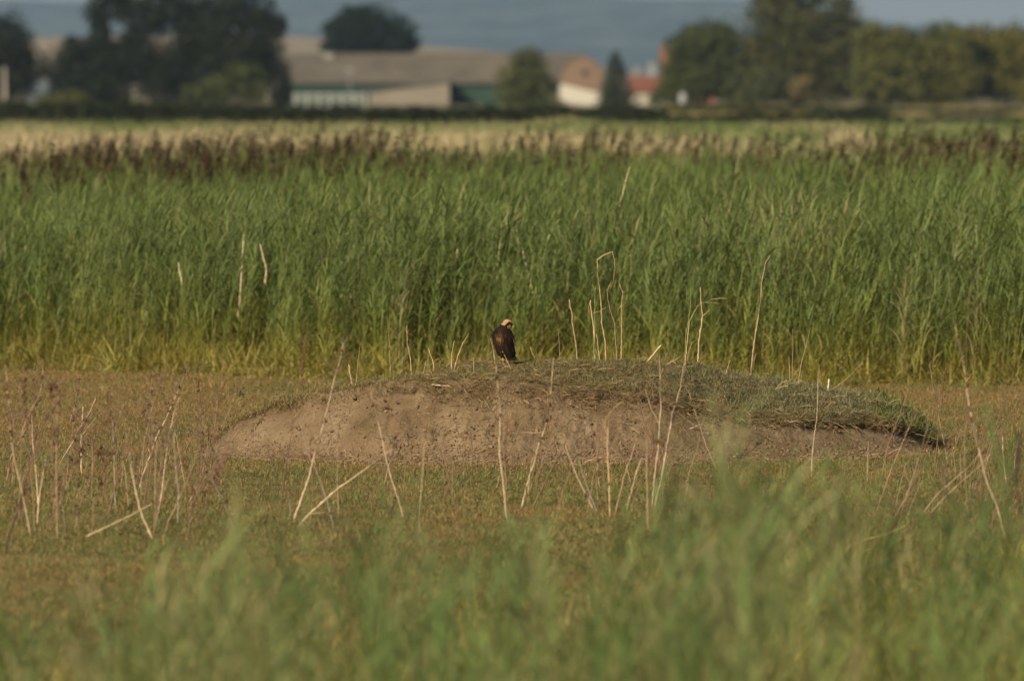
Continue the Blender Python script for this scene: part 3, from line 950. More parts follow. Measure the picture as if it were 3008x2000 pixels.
OLIVE = [(.085, .090, .026), (.066, .074, .022), (.100, .094, .028)]
BRN = [(.068, .060, .022), (.056, .052, .020), (.088, .068, .028)]
YEL = [(.135, .112, .024), (.105, .100, .022), (.080, .084, .022)]
MID = [(.056, .068, .022), (.066, .076, .026), (.048, .058, .020)]
LIT = [(.070, .085, .022), (.060, .072, .022)]
def T(label, px, d, items, n, size, cols, r=.35, h=8, **kw):
    return tree(label, (X(px, d), d, 0), px_blobs(d, px, items), n, size, cols, r, h, **kw)

T("dark rounded tree cut by the left edge of the view", 20, 1400, [(10, 130, 95, 105), (70, 190, 50, 95), (-40, 210, 60, 100), (20, 250, 70, 50)], 5200, .40, DARK, name="broadleaf_tree")
T("tall open-crowned dark tree leftmost of the left clump", 300, 1420, [(290, 40, 50, 60), (330, -40, 70, 70), (250, 150, 70, 45), (330, 180, 70, 60), (200, 170, 35, 55), (300, 110, 45, 50), (240, 240, 70, 45), (370, 20, 50, 50), (380, 130, 40, 40), (215, 130, 30, 26)], 7200, .38, DARK, h=14, name="broadleaf_tree")
T("tall dark tree with see-through crown in the middle of the left clump", 470, 1400, [(430, 60, 70, 80), (500, 10, 80, 90), (420, 170, 60, 60), (540, 140, 55, 80), (480, 220, 80, 60), (470, -80, 100, 60), (560, 60, 50, 60), (600, 20, 40, 60), (580, 130, 40, 40), (390, 110, 40, 40)], 8600, .38, DARK, h=16, name="broadleaf_tree")
T("tallest dark tree at the right end of the left clump", 720, 1390, [(690, 30, 80, 90), (770, 50, 55, 80), (640, 80, 60, 80), (740, 150, 85, 70), (660, 180, 70, 80), (800, 100, 36, 70), (700, -70, 110, 70), (790, 200, 40, 60), (620, 120, 40, 50), (830, 70, 20, 40)], 9000, .38, DARK, h=17, name="broadleaf_tree")
T("nearly black round bush below the left clump", 290, 1340, [(290, 270, 75, 50), (230, 285, 50, 35), (350, 285, 50, 35)], 2200, .32, DARK, r=.15, h=2, name="bush", cat="bush")
T("small olive bush at the foot of the leftmost clump tree", 160, 1335, [(165, 300, 70, 24), (220, 290, 40, 26)], 1100, .3, OLIVE, r=.12, h=1.5, name="bush", cat="bush")
T("sunlit olive bush against the tallest left tree", 700, 1330, [(715, 225, 60, 50), (650, 255, 60, 42), (590, 275, 60, 36), (740, 270, 50, 40)], 3000, .32, MID, r=.15, h=3, name="bush", cat="bush")
T("dark ragged tree beside the left end of the barn", 830, 1360, [(835, 240, 26, 70), (825, 285, 32, 40)], 1200, .32, DARK, r=.2, h=5, name="broadleaf_tree")
T("broad dome-shaped dark tree rising behind the barn roof", 1085, 1950, [(1080, 80, 120, 72), (1010, 105, 72, 58), (1050, 60, 70, 52), (1170, 105, 62, 52), (1190, 130, 48, 40), (1000, 140, 60, 40), (1110, 150, 110, 40)], 9000, .50, DKG, r=.6, h=10, name="broadleaf_tree")
T("round olive tree standing in front of the barn", 1548, 1450, [(1545, 225, 78, 78), (1548, 180, 50, 48), (1500, 270, 50, 50), (1590, 265, 52, 52), (1550, 300, 80, 30)], 4200, .33, OLIVE + MID, r=.25, h=4, name="broadleaf_tree")
def conifer():
    d, px = 1440, 1808
    t = tag(empty("conifer", (X(px, d), d, 0)), "narrow pointed conifer beside the brick gable", "conifer")
    H = EYE - d * slope(148)
    mb = MB(); mb.tube([(0, 0, -.2), (0, 0, H * .5), (0, 0, H * .96)], [.28, .18, .03], (.06, .045, .03), seg=7); mb.build("trunk", M_bark, t)
    n = 4200
    z = H * (1 - rng.random(n) ** .62 * .97)
    R = (1 - z / H) ** .70 * 3.5 + .15
    th = rng.uniform(0, 6.283, n); rr = R * rng.random(n) ** .4 * (1 + .15 * np.sin(z * 5.5 + 2 * np.sin(th)))
    c = np.stack([rr * np.cos(th), rr * np.sin(th), z - rr * .18], 1)
    o_ = np.stack([np.cos(th), np.sin(th), np.full(n, -.25)], 1); a = np.stack([-np.sin(th), np.cos(th), rng.normal(0, .3, n)], 1)
    s = (.30 * rng.uniform(.5, 1.2, n))[:, None]
    q = np.stack([c - o_ * s, c - a * s * .6, c + o_ * s, c + a * s * .6], 1)
    cc = np.array([(.032, .048, .022), (.042, .056, .025)])[rng.integers(0, 2, n)] * rng.uniform(.7, 1.3, n)[:, None]
    link(bpy.data.objects.new("crown", quads_mesh("crown", q, cc, M_crown)), t)
conifer()
T("dark green tree in front of the red brick house", 2060, 1440, [(2060, 120, 85, 60), (2000, 160, 55, 60), (2110, 170, 60, 80), (1975, 235, 40, 55), (2140, 250, 50, 60), (2030, 270, 60, 40), (2120, 110, 55, 50), (2080, 205, 75, 50), (2050, 250, 80, 50)], 11000, .36, MID, h=8, name="broadleaf_tree")
T("round yellow-green bush with a sunlit left side by the red-roofed cottage", 1975, 1400, [(1965, 270, 50, 42), (1925, 288, 26, 26), (2000, 285, 30, 28)], 1900, .26, LIT, r=.12, h=1.6, name="bush", cat="bush")
T("huge brown-green tree towering out of the frame right of the centre", 2340, 1460, [(2345, 60, 165, 90), (2340, 150, 190, 90), (2290, 220, 130, 80), (2440, 190, 110, 90), (2210, 160, 60, 80), (2350, -40, 150, 70), (2480, 60, 60, 90), (2380, 250, 160, 60), (2260, 20, 70, 90)], 15000, .42, BRN + MID, r=.9, h=16, name="broadleaf_tree")
T("pale green willow-like bush at the foot of the huge tree", 2240, 1400, [(2230, 265, 60, 40), (2280, 240, 60, 50), (2190, 285, 40, 26)], 2400, .3, [(.062, .070, .032), (.055, .062, .028)], r=.15, h=2, name="bush", cat="bush")
T("small tan-leaved bush below the huge tree", 2345, 1390, [(2345, 258, 34, 30), (2370, 235, 26, 16)], 700, .28, [(.17, .13, .06), (.12, .10, .04)], r=.1, h=1.4, name="bush", cat="bush")
T("dull green tree between the huge tree and the yellowing trees", 2610, 1395, [(2600, 150, 90, 80), (2670, 180, 80, 75), (2580, 230, 90, 80), (2680, 255, 80, 60), (2560, 115, 50, 45)], 9000, .40, OLIVE, h=7, name="broadleaf_tree")
T("dark treetop peeping over the yellowing trees", 2765, 1600, [(2765, 100, 55, 42), (2730, 140, 50, 60), (2790, 160, 70, 80)], 2200, .38, MID, h=9, name="broadleaf_tree")
T("yellowing tree next to the dull green tree at right", 2760, 1450, [(2750, 180, 70, 70), (2820, 140, 65, 66), (2730, 240, 70, 60), (2830, 230, 70, 70), (2780, 270, 90, 40)], 9000, .36, YEL + OLIVE, h=7, name="broadleaf_tree")
T("broad yellow-olive tree cut by the right edge of the view", 2960, 1455, [(2890, 130, 60, 60), (2960, 160, 90, 78), (3060, 170, 90, 90), (2920, 240, 80, 60), (3020, 260, 90, 50)], 10000, .36, YEL, h=8, name="broadleaf_tree")

T("olive wood filling the gaps behind the trees at right", 2550, 1580, [(2020, 215, 90, 70), (2180, 190, 100, 85), (2400, 180, 130, 95), (2560, 160, 100, 95), (2680, 150, 100, 85), (2820, 150, 110, 85), (2960, 150, 120, 85), (3080, 160, 120, 85), (2700, 260, 320, 40), (2250, 265, 280, 40)], 16000, .46, OLIVE + MID, r=.3, h=6, name="thicket", cat="thicket")
T("dark scrubby wood filling the gaps behind the left clump of trees", 450, 1560, [(180, 215, 110, 70), (330, 200, 120, 75), (480, 205, 120, 80), (620, 195, 110, 80), (760, 200, 80, 80), (240, 270, 140, 50), (560, 270, 160, 50), (90, 262, 40, 40)], 12000, .46, DARK, r=.3, h=6, name="thicket", cat="thicket")

def hedge(label, d, px0, px1, top, n, size, cols, depth=5, name="hedge", cat="hedge"):
    t = tag(empty(name, (X((px0 + px1) / 2, d), d, 0)), label, cat)
    cx = (px0 + px1) / 2
    xs = rng.uniform(px0, px1, n)
    zt = np.array([max(.3, EYE - d * slope(interp(p, top))) for p in xs])
    zt = zt * (1 + .10 * np.sin(xs * .045) * np.sin(xs * .013 + 1) + .06 * np.sin(xs * .11))
    z = zt * rng.random(n) ** .6
    y = rng.uniform(-depth / 2, depth / 2, n)
    c = np.stack([(xs - cx) / FPX * d, y, z], 1)
    nr = rng.normal(size=(n, 3)) * .8 + np.array([0, -.4, .5]); nr /= np.linalg.norm(nr, axis=1)[:, None]
    a = np.cross(nr, rng.normal(size=(n, 3))); a /= np.linalg.norm(a, axis=1)[:, None]; b = np.cross(nr, a)
    s = (size * rng.uniform(.5, 1.3, n))[:, None]
    q = np.stack([c - a * s, c - b * s * .6, c + a * s, c + b * s * .6], 1)
    cc = np.array(cols)[rng.integers(0, len(cols), n)] * rng.uniform(.7, 1.3, n)[:, None]
    link(bpy.data.objects.new("foliage", quads_mesh("foliage", q, cc, M_crown)), t)
    mb = MB()
    for p in np.arange(px0, px1, 40):
        x = (p - cx) / FPX * d
        mb.tube([(x, 0, -.1), (x + random.uniform(-.2, .2), random.uniform(-.5, .5), .9)], [.05, .02], (.05, .04, .03), seg=4)
    tag(mb.build("stems", M_bark, t), kind="stuff")
HDG = [(.018, .027, .013), (.023, .031, .014), (.026, .028, .014)]
hedge("long dark hedge running below the barn and the left trees", 820, -150, 1640, [(-150, 306), (300, 300), (800, 312), (1000, 316), (1320, 318), (1640, 312)], 16000, .22, HDG)
hedge("dark hedge continuing below the brick gable and the conifer", 815, 1600, 1960, [(1600, 312), (1750, 318), (1850, 308), (1960, 324)], 2600, .22, HDG)
hedge("thin dark scrub line nearest to the reeds at right", 800, 1900, 3150, [(1900, 346), (2200, 332), (2400, 336), (2700, 346), (2900, 350), (3150, 344)], 6500, .2, HDG, 3, "scrub_line", "scrub")
hedge("thin dark scrub line below the trees at right", 1120, 1940, 3150, [(1940, 312), (2200, 306), (2500, 318), (2800, 322), (3150, 318)], 5200, .25, HDG + OLIVE, 3, "scrub_line", "scrub")
hedge("dark bushy bank in front of the huge tree at right", 1000, 2380, 2620, [(2380, 330), (2480, 318), (2560, 312), (2620, 332)], 1600, .22, HDG, 4, "bank_scrub", "scrub")
# dry pale grass between the scrub lines
def dry_strip(name, label, d0, d1, px0, px1, h, n, t0, t1):
    ds = rng.uniform(d0, d1, n); pxs = rng.uniform(px0, px1, n)
    keep = np.array([fbm(p * .004, dd * .004, 1, 41, 3) > -.12 for p, dd in zip(pxs, ds)])
    ds, pxs = ds[keep], pxs[keep]; m = len(ds)
    pos = np.stack([(pxs - 1504) / FPX * ds, ds, np.zeros(m)], 1)
    s = h * rng.uniform(.6, 1.2, m)
    scl = np.stack([s * 2.2, s * 2.2, s], 1)
    scatter(name, edge_protos, pos, eul(m, .1), scl, rng.integers(0, 6, m), rng.uniform(t0, t1, m), label, "dry grass")
dry_strip("dry_meadow_grass", "pale dry meadow grass between the two dark scrub lines at right", 830, 1090, 1850, 3120, 1.0, 9000, .45, .95)
dry_strip("meadow_edge_grass", "brownish grass in front of the scrub line at right", 560, 780, 1700, 3120, .9, 6000, .5, .9)
dry_strip("field_grass", "dry tan grass under the trees at right", 1150, 1330, 1980, 3120, 1.1, 5000, .5, .95)

# ------------------------------------------------------------------ farm buildings
def prism(mb, pts, d0, d1, col):
    """outline in the picture plane at distance d0 (world x, z), extruded back to d1"""
    n = len(pts)
    vs = [(x, d0, z) for x, z in pts] + [(x, d1, z) for x, z in pts]
    fs = [tuple(range(n)), tuple(range(2 * n - 1, n - 1, -1))] + [(i, i + n, (i + 1) % n + n, (i + 1) % n) for i in range(n)]
    mb.add(vs, fs, col)
def Z(py, d): return EYE - d * slope(py)
def slab(mb, quad, th, col):
    """four corners, thickened straight down"""
    q = [Vector(p) for p in quad]; lo = [p - Vector((0, 0, th)) for p in q]
    mb.add(q + lo, [(0, 1, 2, 3), (7, 6, 5, 4), (0, 4, 5, 1), (1, 5, 6, 2), (2, 6, 7, 3), (3, 7, 4, 0)], col)
def local(mb, o):
    o = Vector(o); mb.v = [tuple(Vector(v) - o) for v in mb.v]; return mb
def build_barn():
    d = 1600
    x0, x1 = X(846, d), X(1705, d)
    ze, zr = Z(243, d), Z(160, d + 9)
    o = (x0, d, 0)
    t = tag(empty("barn", o), "long low barn with a brown-grey roof and dark green walls", "barn")
    G = (.026, .052, .040)
    mb = MB()
    mb.box((x0 + .3, d, -.2), (x1 - .3, d + .3, ze - .05), G)
    mb.box((x0 + .3, d + 17.7, -.2), (x1 - .3, d + 18, ze - .05), G)
    for xx in (x0 + .3, x1 - .6):
        prism_pts = [(d + .3, -.2), (d + 17.7, -.2), (d + 17.7, ze - .1), (d + 9, zr - .25), (d + .3, ze - .1)]
        vs = [(xx, y, z) for y, z in prism_pts] + [(xx + .3, y, z) for y, z in prism_pts]
        mb.add(vs, [(0, 1, 2, 3, 4), (9, 8, 7, 6, 5)] + [(i, i + 5, (i + 1) % 5 + 5, (i + 1) % 5) for i in range(5)], G)
    wall = local(mb, o).build("wall", M_wall, t)
    # profiled sheets: standing ribs on the wall
    mb = MB()
    for k in range(52):
        x = x0 + .8 + k * (x1 - x0 - 1.6) / 51
        mb.box((x - .06, d - .04, .05), (x + .06, d + .0, ze - .35), (.023, .046, .035))
    local(mb, o).build("wall_ribs", M_wall, wall)
    RC = (.20, .165, .125)
    mb = MB(); slab(mb, [(x0, d - .6, ze), (x1, d - .6, ze), (x1, d + 9, zr), (x0, d + 9, zr)], .15, RC)
    front = local(mb, o).build("roof", mat_roof, t)
    mb = MB(); slab(mb, [(x0, d + 9, zr), (x1, d + 9, zr), (x1, d + 18.6, ze), (x0, d + 18.6, ze)], .15, RC)
    local(mb, o).build("roof", mat_roof, t)
    mb = MB(); mb.box((x0 - .05, d + 8.7, zr - .02), (x1 + .05, d + 9.3, zr + .14), (.17, .14, .11)); local(mb, o).build("ridge_cap", M_wall, front)
    mb = MB(); xv = X(965, d + 8); zv = Z(168, d + 8)
    mb.box((xv - .9, d + 7.6, zv - .5), (xv + .9, d + 8.5, zv + .55), (.26, .26, .24)); mb.box((xv - 1.3, d + 7.4, zv + .55), (xv + 1.3, d + 8.7, zv + .7), (.30, .30, .28))
    local(mb, o).build("roof_vent", M_wall, front)
    mb = MB(); mb.box((x0, d - .75, ze - .22), (x1, d - .6, ze - .06), (.10, .11, .10)); local(mb, o).build("gutter", M_wall, t)
    # pale lean-to shed built against its front
    dl = d - 7
    xa, xb = X(1086, dl), X(1320, dl)
    o2 = (xa, dl, 0)
    s = tag(empty("shed", o2), "pale tan rendered shed with sloping roof line against the barn", "shed")
    mb = MB(); prism(mb, [(xa, -.2), (xb, -.2), (xb, Z(241, dl)), (xa, Z(268, dl))], dl, dl + 6.4, (.205, .178, .145)); local(mb, o2).build("wall", M_wall, s)
    xr = X(1052, dl)
    mb = MB(); slab(mb, [(xr, dl - .4, Z(269, dl)), (xb + .3, dl - .4, Z(235.5, dl)), (xb + .3, dl + 6.3, Z(235.5, dl)), (xr, dl + 6.3, Z(269, dl))], .22, (.115, .112, .105)); local(mb, o2).build("roof", M_wall, s)
    mb = MB(); mb.box((xr + .2, dl, -.1), (xr + .5, dl + .3, Z(271, dl)), (.2, .17, .13)); local(mb, o2).build("post", M_wall, s)
def mk_roof():
    m, t, b = new_mat("fibre_cement")
    g = t.nodes.new("ShaderNodeNewGeometry")
    n = t.nodes.new("ShaderNodeTexNoise"); n.inputs["Scale"].default_value = .22; n.inputs["Detail"].default_value = 5
    t.links.new(g.outputs["Position"], n.inputs["Vector"])
    r = ramp(t, [(.3, (.066, .056, .046)), (.5, (.084, .071, .057)), (.7, (.105, .087, .066))])
    t.links.new(n.outputs[0], r.inputs[0])
    t.links.new(r.outputs[0], b.inputs["Base Color"]); b.inputs["Roughness"].default_value = .9
    return m
mat_roof = mk_roof()
build_barn()

def build_railing():
    d = 1540
    xa, xb = X(868, d), X(1072, d)
    t = tag(empty("railing", (xa, d, 0)), "white post and rail fence in front of the barn's left half", "fence")
    zt = Z(276, d)
    for k in range(7):
        x = xa + (xb - xa) * k / 6
        mb = MB(); mb.box((x - .3, d - .1, -.1), (x + .3, d + .1, zt + .1), (.26, .27, .26)); local(mb, (xa, d, 0)).build("post", M_wall, t)
    for a in (zt - .4, zt - 1.05):
        mb = MB(); mb.box((xa, d - .16, a), (xb, d - .11, a + .32), (.24, .25, .24)); local(mb, (xa, d, 0)).build("rail", M_wall, t)
    # pole
    d = 1530; x = X(1028, d)
    p = tag(empty("lamp_pole", (x, d, 0)), "pale grey pole with a small lamp head against the barn", "lamp pole")
    mb = MB(); mb.tube([(0, 0, -.1), (0, 0, 3), (0, 0, Z(205, d))], [.16, .14, .11], (.17, .18, .19), seg=8); mb.build("post", M_wall, p)
    mb = MB(); mb.box((-.7, -.3, Z(211, d)), (.7, .3, Z(203, d)), (.2, .21, .22)); mb.build("lamp_head", M_wall, p)
build_railing()

def build_gable_house():
    d = 1560
    o = (X(1708, d), d, 0)
    t = tag(empty("brick_house", o), "brick gable with a dark round window and a white lean-to roof", "house")
    BR = (.175, .118, .086)
    pts = [(X(p, d), Z(q, d)) for p, q in [(1648, 312), (1768, 312), (1768, 212), (1746, 183), (1710, 166), (1676, 184), (1650, 214)]]
    mb = MB(); prism(mb, pts, d, d + 12, BR); local(mb, o).build("wall", M_wall, t)
    top = [(1772, 212), (1748, 180), (1710, 162), (1674, 181), (1644, 215)]
    mb = MB()
    for (p0, q0), (p1, q1) in zip(top[:-1], top[1:]):
        a0, a1 = (X(p0, d), Z(q0, d)), (X(p1, d), Z(q1, d))
        slab(mb, [(a0[0], d - .2, a0[1] + .05), (a0[0], d + 12.3, a0[1] + .05), (a1[0], d + 12.3, a1[1] + .05), (a1[0], d - .2, a1[1] + .05)], .18, (.15, .10, .075))
    local(mb, o).build("roof", M_wall, t)
    cx, cz, r = X(1718, d), Z(214, d), .55
    mb = MB(); n = 14
    vs = [(cx + math.cos(6.283 * k / n) * r, d - .03, cz + math.sin(6.283 * k / n) * r) for k in range(n)]
    mb.add(vs, [tuple(range(n))], (.02, .022, .025)); wdw = local(mb, o).build("window", M_horn, t)
    mb = MB(); mb.tube([(cx + math.cos(6.283 * k / n) * (r + .08), d - .06, cz + math.sin(6.283 * k / n) * (r + .08)) for k in range(n + 1)], .11, (.20, .12, .09), seg=5)
    local(mb, o).build("frame", M_wall, wdw)
    W = (.44, .405, .345)
    mb = MB(); slab(mb, [(X(1640, d - 3), d - 3, Z(290, d - 3)), (X(1762, d - 3), d - 3, Z(318, d - 3)), (X(1768, d), d - .05, Z(276, d)), (X(1646, d), d - .05, Z(247, d))], .2, W)
    local(mb, o).build("lean_to_roof", M_wall, t)
    mb = MB(); prism(mb, [(X(1650, d - 3), -.2), (X(1760, d - 3), -.2), (X(1760, d - 3), Z(321, d - 3)), (X(1650, d - 3), Z(294, d - 3))], d - 2.7, d - .08, W)
    local(mb, o).build("lean_to_wall", M_wall, t)
    # pale flowering shrub patch by it
    T("small grey-leaved bush left of the white lean-to roof", 1625, 1440, [(1625, 290, 22, 22), (1640, 305, 22, 16)], 420, .22, [(.16, .14, .09), (.08, .08, .04)], r=.08, h=1, name="bush", cat="bush")
build_gable_house()

def gabled(name, label, cat, d, px0, px1, py_e, py_r, depth, wall, roof, chim=None, wins=()):
    o = (X((px0 + px1) / 2, d), d, 0)
    t = tag(empty(name, o), label, cat)
    x0, x1, ze, zr = X(px0, d), X(px1, d), Z(py_e, d), Z(py_r, d + depth / 2)
    mb = MB(); mb.box((x0 + .2, d, -.2), (x1 - .2, d + depth, ze - .05), wall)
    for xx in (x0 + .2, x1 - .2):
        mb.add([(xx, d, ze - .05), (xx, d + depth, ze - .05), (xx, d + depth / 2, zr - .15)], [(0, 1, 2)], wall)
    local(mb, o).build("wall", M_wall, t)
    mb = MB(); slab(mb, [(x0, d - .4, ze), (x1, d - .4, ze), (x1, d + depth / 2, zr), (x0, d + depth / 2, zr)], .16, roof); rf = local(mb, o).build("roof", M_wall, t)
    mb = MB(); slab(mb, [(x0, d + depth / 2, zr), (x1, d + depth / 2, zr), (x1, d + depth + .4, ze), (x0, d + depth + .4, ze)], .16, roof); local(mb, o).build("roof", M_wall, t)
    if chim:
        cp, cq, cw = chim
        mb = MB(); mb.box((X(cp - cw, d), d + depth / 2 - .5, ze), (X(cp + cw, d), d + depth / 2 + .5, Z(cq, d)), (.19, .135, .11)); local(mb, o).build("chimney", M_wall, rf)
    for (a, b_, c, e) in wins:
        mb = MB(); mb.box((X(a, d), d - .05, Z(e, d)), (X(b_, d), d - .01, Z(c, d)), (.04, .045, .05)); wn = local(mb, o).build("window", M_horn, t)
        mb = MB(); mb.box((X(a, d) - .12, d - .09, Z(e, d) - .12), (X(b_, d) + .12, d - .055, Z(e, d)), (.5, .48, .44)); local(mb, o).build("sill", M_wall, wn)
gabled("cottage", "white cottage with an orange-red roof between the conifer and the bush", "cottage", 1590, 1846, 1968, 270, 226, 8, (.40, .36, .31), (.15, .058, .042), None, [(1868, 1880, 284, 300)])
gabled("brick_house", "red brick house mostly hidden behind the dark green tree", "house", 1680, 1938, 2105, 196, 140, 11, (.24, .105, .07), (.18, .08, .055), (1946, 128, 5), [(2028, 2042, 208, 228), (2082, 2096, 208, 228)])
gabled("far_house", "small pale house far off beyond the red roof", "house", 4200, 1862, 1880, 205, 196, 12, (.26, .26, .26), (.22, .21, .21))
gabled("far_house", "small pale house far off nearer the red brick chimney", "house", 4300, 1900, 1928, 203, 186, 14, (.24, .24, .24), (.20, .195, .19))
gabled("shed", "pale blue-grey shed glimpsed through the trees at far left", "shed", 1500, 66, 140, 272, 240, 12, (.07, .085, .095), (.085, .10, .115))
def small_things():
    d = 1390; x = X(2006, d)
    t = tag(empty("white_tank", (x, d, 0)), "small white upright tank beside the round yellow-green bush", "tank")
    z0, z1 = -.1, Z(276, d)
    mb = MB(); mb.tube([(0, 0, z0), (0, 0, z1 - .35), (0, 0, z1)], [.62, .62, .4], (.30, .31, .32), seg=14); mb.build("tank_shell", M_wall, t, smooth=True)
    mb = MB(); mb.tube([(0, 0, z1 - .02), (0, 0, z1 + .14)], [.25, .25], (.35, .36, .37), seg=10); mb.build("lid", M_wall, t)
    d = 1320; x = X(14, d)
    t = tag(empty("pale_post", (x, d, 0)), "pale slender post at the far left edge in front of the dark tree", "post")
    mb = MB(); mb.tube([(0, 0, -.1), (.05, 0, 3), (0, 0, Z(205, d))], [.30, .26, .2], (.34, .30, .27), seg=8); mb.build("shaft", M_wall, t)
    mb = MB(); mb.tube([(0, 0, Z(205, d)), (0, 0, Z(198, d))], [.26, .22], (.28, .26, .24), seg=8); mb.build("cap", M_wall, t)
    for px, d, top, lab in [(2740, 640, 352, "thin dark fence post standing left of the dark weed at right"), (2655, 650, 350, "thin dark fence post farther left above the reeds"), (2510, 700, 346, "short dark fence post left of the other two above the reeds")]:
        x = X(px, d)
        t = tag(empty("fence_post", (x, d, 0)), lab, "fence post", "fence posts above the reeds at right")
        mb = MB(); mb.tube([(0, 0, -.1), (.02, 0, .8), (0, 0, Z(top, d))], [.09, .085, .075], (.06, .05, .04), seg=7); mb.build("shaft", M_bark, t)
small_things()

# ------------------------------------------------------------------ the marsh harrier on the mound
def build_bird():
    BX, BY = 1483.6, 1068.5
    d = on_mound(BX, BY + 1) or 101.6
    u = d / FPX / 10.45                                  # metres per drawing unit
    base = P(BX, BY + 1, d); base.z = mound_full(base.x, base.y) + .004
    def W(x, zy, y=0.0): return Vector(((x - 560) * u, y * u, (1550 - zy) * u))
    root = tag(empty("marsh_harrier", base), "dark brown bird of prey with pale crown standing on the mound, head turned right", "bird of prey")
    rows = [(330, 472, 640), (380, 392, 665), (430, 326, 682), (500, 264, 708), (580, 214, 765), (680, 178, 815), (780, 170, 838), (880, 186, 852), (980, 208, 864),
            (1080, 250, 876), (1180, 300, 885), (1270, 352, 878), (1340, 420, 850), (1390, 520, 800)]
    zs = [r[0] for r in rows]
    def sec(zy):
        xl = np.interp(zy, zs, [r[1] for r in rows]); xr = np.interp(zy, zs, [r[2] for r in rows])
        cx, hw = (xl + xr) / 2, (xr - xl) / 2
        hd = hw * np.interp(zy, [330, 600, 900, 1200, 1390], [.95, .88, .80, .55, .3])
        cy = np.interp(zy, [330, 700, 1000, 1390], [60, 0, 0, -40])
        return cx, hw, hd, cy
    def S(zy, th, off=0.0):
        cx, hw, hd, cy = sec(zy)
        return W(cx + (hw + off) * math.cos(th), zy, cy + (hd + off) * math.sin(th))
    mb = MB(); nt_ = 28
    grid = np.linspace(330, 1390, 26)
    vs = [S(z, 2 * math.pi * k / nt_) for z in grid for k in range(nt_)]
    fs = [(j * nt_ + k, (j + 1) * nt_ + k, (j + 1) * nt_ + (k + 1) % nt_, j * nt_ + (k + 1) % nt_) for j in range(len(grid) - 1) for k in range(nt_)]
    fs += [tuple(range(nt_)), tuple((len(grid) - 1) * nt_ + k for k in range(nt_ - 1, -1, -1))]
    mb.add(vs, fs, (1, 1, 1))
    mb.blob(W(635, 305, 20), (148 * u, 128 * u, 122 * u), (1, 1, 1), 18, 12)       # head
    mb.blob(W(715, 375, 5), (85 * u, 78 * u, 72 * u), (1, 1, 1), 14, 10)           # face
    mb.blob(W(560, 400, 40), (165 * u, 130 * u, 110 * u), (1, 1, 1), 14, 10)       # nape
    mb.blob(W(490, 1250, 60), (95 * u, 90 * u, 150 * u), (1, 1, 1), 14, 10)        # feathered thighs
    mb.blob(W(570, 1240, -30), (70 * u, 80 * u, 130 * u), (1, 1, 1), 14, 10)
    me0 = mb.mesh("body_raw", None)
    tmp = bpy.data.objects.new("body_raw", me0); COL.objects.link(tmp)
    rm = tmp.modifiers.new("r", 'REMESH'); rm.mode = 'VOXEL'; rm.voxel_size = 9 * u
    sm = tmp.modifiers.new("s", 'SMOOTH'); sm.iterations = 3; sm.factor = .5
    dg = bpy.context.evaluated_depsgraph_get()
    me = bpy.data.meshes.new_from_object(tmp.evaluated_get(dg))
    bpy.data.objects.remove(tmp)
    me.name = "body"
    def pdist(x, y, pts):
        best = 1e9
        for (x0, y0), (x1, y1) in zip(pts[:-1], pts[1:]):
            t = max(0, min(1, ((x - x0) * (x1 - x0) + (y - y0) * (y1 - y0)) / ((x1 - x0) ** 2 + (y1 - y0) ** 2)))
            best = min(best, math.hypot(x - x0 - t * (x1 - x0), y - y0 - t * (y1 - y0)))
        return best
    DB, CROWN, MASK, CHEEK = (.018, .011, .008), (.33, .19, .105), (.012, .010, .009), (.28, .17, .085)
    mask = [(520, 440), (590, 385), (690, 292), (735, 340), (778, 385)]
    cols = []
    for v in me.vertices:
        x = v.co.x / u + 560; zy = 1550 - v.co.z / u
        edge = np.interp(x, [380, 460, 530, 620, 640, 700, 800], [300, 345, 378, 400, 470, 495, 500]) + 10 * mnoise.noise(Vector((x * .03, zy * .03, 1)))
        if zy < edge:
            line = np.interp(x, [500, 590, 690, 735, 790], [460, 385, 292, 340, 395])
            if pdist(x, zy, mask) < 36: c = MASK
            elif zy > line and x > 610: c = CHEEK
            else: c = lerp3(CROWN, (.42, .22, .11), max(0, mnoise.noise(Vector((x * .02, zy * .05, 3)))))
        else:
            c = lerp3(DB, (.05, .028, .018), max(0, mnoise.noise(Vector((x * .018, zy * .006, 5)))))
            if zy > 1150 and pdist(x, zy, [(440, 1185), (480, 1190)]) < 30: c = (.36, .25, .15)
        cols.append((*c, 1))
    ca = me.color_attributes.new("col", 'FLOAT_COLOR', 'POINT')
    ca.data.foreach_set("color", np.array(cols, np.float32).ravel())
    me.materials.clear(); me.materials.append(M_bird)
    me.polygons.foreach_set("use_smooth", np.ones(len(me.polygons), bool))
    link(bpy.data.objects.new("body", me), root)
    # folded wings: overlapping feathers, pale-edged
    def feather(mb, z0, th0, z1, th1, wid, off, c_edge, c_mid):
        pts, ns = [], []
        for k in range(5):
            f = k / 4
            z = z0 + (z1 - z0) * f; th = th0 + (th1 - th0) * f
            o_ = off * (0.35 + .65 * f)
            pts.append(S(min(z, 1388), th, o_) if z <= 1388 else S(1388, th, o_) + W(0, z) - W(0, 1388))
        side = (S(min(z0 + 30, 1380), th0 + .06) - S(min(z0 + 30, 1380), th0 - .06)).normalized()
        ws = [wid * .5 * u, wid * u, wid * u, wid * .9 * u, wid * .3 * u]
        mb.strip(pts, side, ws, c_edge)
        cx, hw, hd, cy = sec(min(z0, 1380))
        out_ = Vector((math.cos(th0), math.sin(th0), 0)) * 2.5 * u
        mb.strip([p + out_ + Vector((0, 0, 6 * u * (i == 4))) for i, p in enumerate(pts)], side, [w_ * .84 for w_ in ws], c_mid)
    D2R = math.pi / 180
